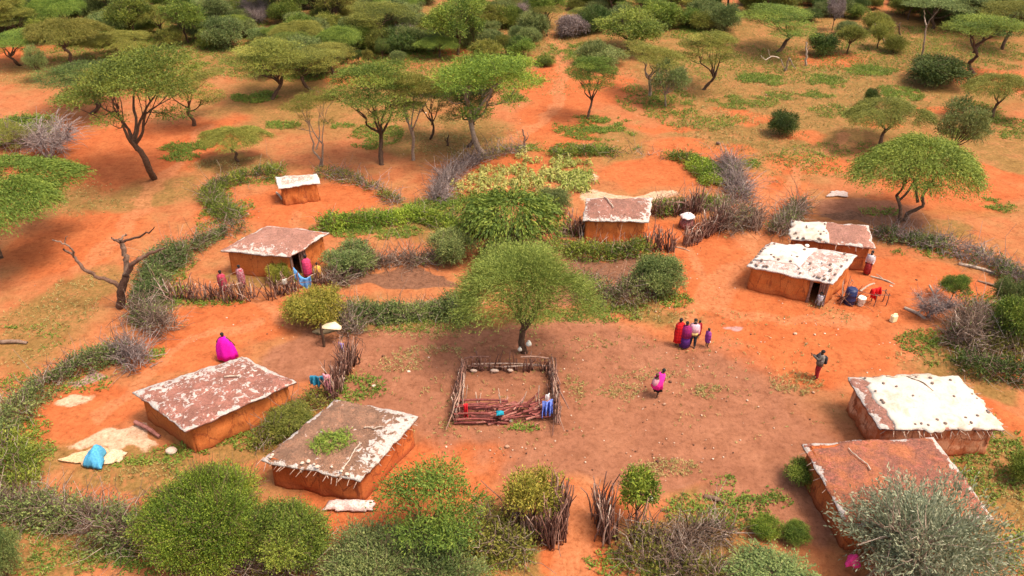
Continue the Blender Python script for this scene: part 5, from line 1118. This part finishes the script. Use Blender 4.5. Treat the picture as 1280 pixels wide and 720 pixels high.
def person(px, py, h, label, rz=0.0, pose=None, group=None, z=0.0):
    t = empty('person', G(px,py)+np.array([0,0,z]), label, 'person', group, rz); J, s = body(t, h, pose or {}); return t, J, s
GP = 'people in the village'
t,J,s = person(285,449,1.65,'woman in a spread magenta robe standing behind the long hut',0,{'el_l':(-.36,.02,1.12),'wr_l':(-.42,.12,.9),'el_r':(.36,.02,1.12),'wr_r':(.42,.12,.9)},GP)
garment(t,'robe',[(.12*s,.50*s,.34*s,0,0,.05,0),(.45*s,.50*s,.33*s,0,0,.05,.3),(.8*s,.46*s,.28*s,0,0,.04,.5),(1.1*s,.36*s,.22*s,0,0,.03,.6),(1.33*s,.25*s,.17*s,0,0,.01,.6),(1.42*s,.14*s,.11*s,0,0,0,0),(1.47*s,.075*s,.075*s,0,0,0,0)],(.72,.01,.42),(.6,.005,.34))
t,J,s = person(847,432,1.72,'person in a bright red wrap, leftmost of the standing group',.4,None,GP)
garment(t,'wrap',robe(s,.26,.28),(.62,.015,.015),(.5,.01,.02))
t,J,s = person(855,434,1.62,'woman in dark red shawl over a violet skirt, second from left in the group',-.3,None,GP)
garment(t,'skirt',[(.10*s,.28*s,.24*s,0,0,.05,0),(.5*s,.25*s,.21*s,0,0,.04,.3),(1.0*s,.20*s,.16*s,0,0,.02,.5)],(.07,.02,.16),(.12,.03,.22)); garment(t,'shawl',[(.72*s,.30*s,.22*s,0,0,.05,0),(1.1*s,.27*s,.20*s,0,0,.03,.4),(1.35*s,.24*s,.17*s,0,0,.01,.6),(1.42*s,.14*s,.11*s,0,0,0,0),(1.47*s,.08*s,.08*s,0,0,0,0)],(.34,.02,.10),(.24,.02,.16))
t,J,s = person(865,433,1.72,'person in pale pink top, dark trousers and yellow sash in the group',3.0,{'an_l':(-.11,.08,.09),'toe_l':(-.11,.22,.03),'an_r':(.11,-.08,.09),'toe_r':(.11,.06,.03)},GP)
legs(t,J,s,(.03,.03,.04)); garment(t,'top',[(.92*s,.22*s,.17*s,0,0,.02,0),(1.15*s,.22*s,.17*s,0,0,.02,.4),(1.35*s,.24*s,.16*s,0,0,.01,.6),(1.43*s,.12*s,.1*s,0,0,0,0)],(.74,.36,.46),(.7,.5,.55)); sleeves(t,J,s,(.74,.36,.46))
garment(t,'sash',[(.78*s,.235*s,.185*s,0,0,.03,0),(.93*s,.235*s,.185*s,0,0,.02,.4)],(.70,.48,.18))
t,J,s = person(872,422,1.1,'small child in dark red behind the standing group',.5,None,GP); garment(t,'dress',robe(s,.24,.35),(.30,.012,.02))
t,J,s = person(883,434,1.2,'child in a purple dress standing apart at the right of the group',-1.2,None,GP); garment(t,'dress',robe(s,.22,.62),(.30,.05,.24),(.2,.04,.26))
FW = {'pelvis':(0,-.05,.90),'waist':(0,.02,1.04),'chest':(0,.13,1.21),'neck':(0,.22,1.35),'jaw':(0,.27,1.39),'head':(0,.32,1.45),'crown':(0,.34,1.53),'nose':(0,.41,1.41),'ear_a':(-.085,.31,1.45),'ear_b':(.085,.31,1.45),'sh_l':(-.17,.17,1.30),'el_l':(-.24,.12,1.05),'wr_l':(-.12,.28,.95),'sh_r':(.17,.17,1.30),'el_r':(.24,.12,1.05),'wr_r':(.12,.28,.95),'hip_l':(-.09,-.05,.86),'hip_r':(.09,-.05,.86),'an_l':(-.1,.12,.09),'toe_l':(-.1,.26,.03),'an_r':(.1,-.14,.09),'toe_r':(.1,0,.03)}
t,J,s = person(821,495,1.62,'woman in bright pink carrying a baby on her back across the yard',-.9,FW,GP)
garment(t,'skirt',[(.42*s,.24*s,.24*s,0,.0,.05,0),(.7*s,.23*s,.21*s,0,-.03,.04,.3),(1.02*s,.19*s,.16*s,0,.0,.02,.5)],(.035,.02,.03)); garment(t,'shawl',[(.66*s,.30*s,.28*s,0,-.08,.05,0),(.95*s,.27*s,.27*s,0,-.05,.04,.3),(1.18*s,.25*s,.22*s,0,.08,.03,.6),(1.30*s,.21*s,.15*s,0,.17,.01,.6),(1.37*s,.10*s,.09*s,0,.22,0,0)],(.85,.03,.30),(.75,.02,.26))
tb = empty('baby', t.location+Vector((0,0,0)), 'baby wrapped on the back of the woman in bright pink', 'baby', None, -.9)
def baby():
    v, f = rings([(.82,.06,.06,0,-.27,0,0),(.90,.13,.12,0,-.25,.02,0),(1.05,.14,.13,0,-.20,.02,0),(1.18,.11,.10,0,-.14,.02,0),(1.24,.05,.05,0,-.12,0,0),(1.28,.075,.075,0,-.12,0,0),(1.34,.085,.085,0,-.12,0,0),(1.40,.07,.07,0,-.12,0,0),(1.43,.02,.02,0,-.12,0,0)], 18)
    link('body', mesh_np('body', v, f, smooth=True), M['skin'], tb)
    v, f = rings([(.80,.08,.08,0,-.27,.03,0),(.90,.15,.14,0,-.25,.03,0),(1.05,.16,.15,0,-.20,.03,0),(1.16,.13,.12,0,-.15,.02,0)], 18, False); link('wrap', mesh_np('wrap', v, f, smooth=True), cloth_mat('baby_wrap',(.62,.30,.36)), tb)
baby()
PH = {'el_l':(-.24,.20,1.30),'wr_l':(-.10,.40,1.42),'el_r':(.20,.18,1.18),'wr_r':(.04,.36,1.36)}
t,J,s = person(1020,473,1.72,'person in dark jacket and red trousers holding up a phone, alone in the yard',1.45,PH,GP)
legs(t,J,s,(.36,.03,.04)); garment(t,'jacket',[(.86*s,.21*s,.17*s,0,0,.02,0),(1.1*s,.22*s,.17*s,0,0,.02,.4),(1.35*s,.24*s,.16*s,0,0,.01,.6),(1.43*s,.12*s,.1*s,0,0,0,0),(1.46*s,.075*s,.07*s,0,0,0,0)],(.09,.075,.07),(.26,.22,.2)); sleeves(t,J,s,(.09,.08,.075))
v, f = box_np((0,0,0),(.075,.012,.15)); ph = link('phone', mesh_np('phone', v, f), plain('phone_black',(.02,.02,.025),.3), None); tag(ph,'small dark phone held up by the person in the dark jacket','phone')
mw = Matrix.Translation(t.location) @ Matrix.Rotation(1.45,4,'Z'); ph.location = mw @ Vector((-.04*s,.50*s,1.45*s)); ph.rotation_euler = (0,0,1.45)
v, f = rings([(.98,.13,.08,0,-.22,0,0),(1.02,.15,.10,0,-.22,0,0),(1.3,.14,.09,0,-.21,0,0),(1.36,.1,.05,0,-.20,0,0)], 14)
bp = link('backpack', mesh_np('backpack', v, f, smooth=True), cloth_mat('backpack_fabric',(.03,.03,.035)), None); bp.location = t.location; bp.rotation_euler = (0,0,1.45); tag(bp,'dark backpack worn by the person holding up a phone','backpack')
t,J,s = person(386,349,1.65,'person in a pinkish red wrap standing at the corner of the left hut',.3,None,GP); garment(t,'wrap',robe(s,.26,.3),(.62,.03,.10),(.7,.08,.2))
t,J,s = person(399,352,1.3,'child in a yellow and red top beside the blue cloth',.2,None,GP); garment(t,'wrap',robe(s,.26,.3),(.72,.46,.06),(.6,.18,.08))
t,J,s = person(281,367,1.55,'person in crimson standing behind the middle of the ragged stick fence',.2,None,GP); garment(t,'wrap',robe(s,.25,.3),(.42,.025,.06),(.48,.08,.12))
t,J,s = person(304,360,1.55,'person in dark red with a white shoulder cloth behind the fence gap',-.3,None,GP); garment(t,'wrap',robe(s,.24,.3),(.34,.02,.05),(.55,.3,.33))
t,J,s = person(1083,343,1.6,'person in a white top and red wrap at the corner of the half white hut',2.4,None,GP); garment(t,'skirt',[(.12*s,.2*s,.2*s,0,0,.05,0),(.6*s,.2*s,.17*s,0,0,.04,.3),(1.0*s,.19*s,.15*s,0,0,.02,.5)],(.42,.05,.05)); garment(t,'top',[(.9*s,.22*s,.17*s,0,0,.02,0),(1.15*s,.23*s,.17*s,0,0,.02,.4),(1.35*s,.24*s,.16*s,0,0,.01,.6),(1.43*s,.1*s,.1*s,0,0,0,0)],(.72,.64,.66)); sleeves(t,J,s,(.72,.64,.66))
SIT = {'pelvis':(0,-.1,.22),'waist':(0,-.08,.37),'chest':(0,-.02,.57),'neck':(0,.03,.73),'jaw':(0,.05,.79),'head':(0,.06,.875),'crown':(0,.05,.95),'nose':(0,.15,.855),'ear_a':(-.085,.05,.865),'ear_b':(.085,.05,.865),'sh_l':(-.17,.0,.67),'el_l':(-.24,.14,.45),'wr_l':(-.12,.34,.48),'sh_r':(.17,.0,.67),'el_r':(.24,.14,.45),'wr_r':(.12,.34,.48),'hip_l':(-.1,-.05,.2),'kn_l':(-.14,.33,.42),'an_l':(-.12,.36,.07),'toe_l':(-.12,.50,.03),'hip_r':(.1,-.05,.2),'kn_r':(.14,.33,.42),'an_r':(.12,.36,.07),'toe_r':(.12,.5,.03)}
t,J,s = person(1024,381,1.5,'person in pale cloth sitting in the doorway of the stone studded hut',2.6,SIT,GP); garment(t,'wrap',[(.10,.22,.24,0,.02,.05,0),(.3,.22,.22,0,-.02,.04,.3),(.5,.21,.18,0,-.03,.02,.5),(.62,.2,.15,0,0,.01,.6),(.68,.09,.09,0,.02,0,0)],(.68,.62,.64),(.4,.36,.42))

# ------------------------------------------------------------------ ground cover, maize, grass, pebbles
def scatter(ells, dens, g, far=1.0):
    out = []
    for e in ells:
        cx, cy, rx, ry = e[:4]; w = e[4] if len(e) > 4 else 1.0
        c = G(cx,cy); ex = abs(G(cx+rx,cy)[0]-c[0]); ey = abs(G(cx,cy-ry)[1]-G(cx,cy+ry)[1])/2
        n = int(dens*w*ex*ey*math.pi); a = g.random(n)*6.28; r = g.random(n)**.55
        P = np.stack([c[0]+ex*r*np.cos(a), c[1]+ey*r*np.sin(a), np.zeros(n)], 1)
        k = fbm(P[:,0]*.9+20, P[:,1]*.9+20, int(cx)); out.append(P[k > .36 + .22*(r-.4)])
    return np.concatenate(out)
WEEDS = [(1230,600,50,36,.5),(1250,680,40,40,.7),(60,700,80,24,.5),(20,480,26,14,.4),(60,420,40,20,.15),(330,500,20,14,.8),(250,590,50,16,.6),(900,600,30,8,.4),(570,600,20,10,.3),(200,372,30,34,.7),(215,330,30,16,.6),(90,480,60,12,.5),(30,540,30,20,.7),(270,262,16,26,.7),(310,228,50,6,.7),(1180,316,70,8,.4),(770,386,60,6,.6),(500,402,60,6,.6),(440,286,60,5,.8),(1240,400,36,50,.6),(60,660,80,14,.6),(840,725,60,16,.6),(232,188,34,14),(470,170,34,17),(420,158,26,4),(350,157,26,6),(320,120,30,9),(745,160,55,16),(720,185,80,6),(820,125,50,22,.4),(952,100,32,8),(1032,102,26,9),(1085,88,36,7),(1020,118,26,5),(1120,117,34,10),(1240,260,30,13),(1200,168,24,7),(930,128,46,9,.6),(1240,150,40,26,.5),(940,205,16,7),(650,290,90,10),(470,290,60,10),(540,260,40,14),(600,250,60,12),(450,492,42,24,.7),(654,535,20,6),(380,350,36,6,.6),(250,378,60,5,.6),(195,442,12,10),(310,545,54,18,.8),(250,565,60,10,.8),(40,575,24,26,.8),(180,578,50,10,.8),(900,640,70,26,.8),(950,622,46,16,.7),(1262,560,28,40,.7),(1210,452,60,14,.8),(1170,430,50,18,.7),(1100,265,26,6,.4),(890,215,18,16),(700,310,36,10),(600,690,70,26,.8),(820,705,90,22,.8),(200,700,60,20,.8),(720,395,90,8,.5),(380,95,30,8,.5),(640,120,16,8,.6),(15,410,22,6),(140,700,50,18,.5),(840,375,26,10,.8),(300,262,18,12,.5),(545,405,80,12,.4),(975,120,26,6,.6),(1060,140,50,10,.5),(880,150,60,14,.3),(1000,200,50,10,.2),(720,65,60,12,.6),(450,70,90,20,.3),(620,55,60,10,.5),(385,45,30,8,1.),(860,40,40,10,.4),(560,85,120,14,.25),(1150,60,130,30,.2),(1080,200,110,24,.18),(640,100,40,10,.4),(300,85,80,10,.3),(960,80,140,24,.2),(500,60,120,20,.3),(200,45,160,40,.3)]
def weeds():
    g = np.random.default_rng(8); L = Leaves(); P = scatter(WEEDS, 110, g); n = len(P); d = np.linalg.norm(P, axis=1)/45
    tn = .2+.6*fbm(P[:,0]*.6, P[:,1]*.6, 3)
    L.strands(P, unit(rdir(n,g)*[1,1,.3]+[0,0,.75]), g.uniform(.10,.40,n), .3, 6, .10, .05, tn + g.normal(size=n)*.12, g, .9, .8)
    tag(link('ground_cover', L.mesh('ground_cover'), M['weed']), 'patches of low leafy green weeds spread over the red ground', 'weeds', kind='stuff')
weeds()
TUFT = [(545,440,60,9,2),(500,455,40,12,2),(780,490,36,10,2.5),(815,470,50,8,1.5),(890,490,24,10,3),(832,588,46,16,3),(760,430,70,10,1),(1000,480,40,14,2),(720,480,14,20,2),(560,530,12,16,2),(1050,390,50,16,.5),(600,470,200,90,.12),(900,450,150,90,.15),(540,408,100,18,1.6),(60,395,60,60,.7),(1000,105,170,50,.5),(930,180,90,50,.5),(290,207,70,10,1.),(565,172,90,22,.8),(60,690,90,30,1.6),(1250,590,40,80,1.2),(860,680,100,30,1.2),(1180,450,70,20,.9),(100,250,70,22,.4),(1150,220,80,30,.4),(100,80,110,30,.4),(300,60,200,40,.4),(680,60,200,50,.4),(1100,60,200,40,.5),(300,300,20,10,.4),(620,690,60,30,1.4),(170,590,60,14,1.4),(820,388,50,16,1.2),(400,600,20,8,.8)]
def tufts():
    g = np.random.default_rng(9); L = Leaves(); P = scatter(TUFT, 24, g); n = len(P); tn = .15+.75*fbm(P[:,0]*.5, P[:,1]*.5, 13)
    L.strands(P, unit(rdir(n,g)*[.8,.8,.2]+[0,0,.8]), g.uniform(.08,.24,n), .35, 6, .13, .03, tn, g, .7, .3)
    tag(link('grass', L.mesh('grass'), M['grass']), 'thin dry grass tufts scattered over the bare ground', 'grass', kind='stuff')
tufts()
def roof_grass():
    g = np.random.default_rng(10); L = Leaves(); P = []
    for i in range(230):
        a = g.random()*6.28; r = math.sqrt(g.random()); u, v = .46+.16*r*math.cos(a), .36+.17*r*math.sin(a); P.append(H9.at(u, v)+np.array([g.normal()*.06,g.normal()*.06,.02]))
    P = np.array(P); c = P.mean(0); n = len(P)
    L.strands(P-c, unit(rdir(n,g)*[.8,.8,.2]+[0,0,.7]), g.uniform(.2,.5,n), .4, 6, .18, .03, .5+g.normal(size=n)*.2, g, .6, .3)
    o = link('roof_grass', L.mesh('roof_grass'), M['weed'], None, c); tag(o, 'patch of fresh grass growing on the brown roof', 'grass', kind='stuff')
roof_grass()
def maize():
    g = np.random.default_rng(12); L = Leaves(); S = Sticks()
    P = []
    for (x0,x1,y0,y1,w) in ((568,600,229,241,.5),(600,700,226,241,.8),(700,738,216,240,1.3),(585,640,212,228,.75),(640,740,208,226,1.1),(660,735,203,210,.5),(650,664,190,204,.7),(690,712,196,206,.7)):
        for i in range(int((x1-x0)*(y1-y0)*.08*w)): P.append(G(g.uniform(x0,x1)+g.normal()*2, g.uniform(y0,y1)+g.normal()*1))
    P = np.array(P); P = P[fbm(P[:,0]*.7+3, P[:,1]*.7, 8) > .45]
    n = len(P); h = g.uniform(.3,.55,n); S.twigs(P, unit(rdir(n,g)*.12+[0,0,1]), h, .02, .012, .05, np.full(n,.8), g, 3, 3)
    tn = np.clip(1.0-(P[:,0]-G(650,220)[0])/14+g.normal(size=n)*.18, .1, 1)*.9
    for j in range(7):
        z = h*(.25+.11*j); Q = P.copy(); Q[:,2] = z; a = g.random(n)*6.28
        D = unit(np.stack([np.cos(a), np.sin(a), np.full(n,.8)],1)); ln = g.uniform(.3,.5,n)
        L.strands(Q, D, ln, 1.0, 4, .24, .07, tn, g, .12, .3, .14)
    root = tag(link('maize_crop', L.mesh('maize_crop'), M['maize']), 'plot of yellowing maize plants behind the drooping bush', 'maize', kind='stuff')
    link('maize_stalks', S.mesh('maize_stalks'), M['stick_pale'], root)['kind'] = 'stuff'
maize()
def pebbles():
    g = np.random.default_rng(14); P = scatter([(800,500,230,90,.7),(1050,420,130,50,.5),(300,400,110,30,.6),(500,450,80,40,.8),(130,560,80,30,.8),(330,255,90,26,.25),(900,330,90,60,.3),(1120,360,90,30,.6),(1150,250,120,40,.12),(600,560,110,40,.8),(150,330,140,60,.1),(760,322,50,14,1.6),(620,140,200,60,.05),(1000,130,220,80,.06),(840,385,40,14,1.),(700,215,60,12,.5),(370,366,50,6,2.),(840,560,60,30,2),(640,560,40,20,1.5),(1010,390,50,20,1.5),(440,620,40,16,2)], 1.9, g)
    n = len(P); base = np.array(ROCK[0].vertices[0].co)
    vs = np.array([v.co[:] for v in ROCK[0].vertices]); fs = np.array([p.vertices[:] for p in ROCK[0].polygons])
    s = g.uniform(.02,.06,n)*np.where(g.random(n)<.08,2.2,1); a = g.random(n)*6.28
    R = np.stack([np.cos(a),-np.sin(a),np.sin(a),np.cos(a)],1).reshape(n,2,2); X = np.empty((n,len(vs),3))
    X[...,:2] = np.einsum('nij,vj->nvi', R, vs[:,:2])*s[:,None,None]; X[...,2] = vs[:,2]*s[:,None]*.8 + s[:,None]*.3; X += P[:,None,:]
    F = fs[None] + (np.arange(n)*len(vs))[:,None,None]
    me = mesh_np('pebbles', X.reshape(-1,3), F.reshape(-1,3), np.repeat(g.random(n)**.8, len(fs)))
    tag(link('pebbles', me, tone_mat('pebble_stone', [(0,(.10,.05,.035)),(.35,(.22,.10,.06)),(.6,(.5,.32,.22)),(1,(.72,.60,.50))])), 'pale pebbles and litter strewn over the bare ground', 'pebbles', kind='stuff')
pebbles()
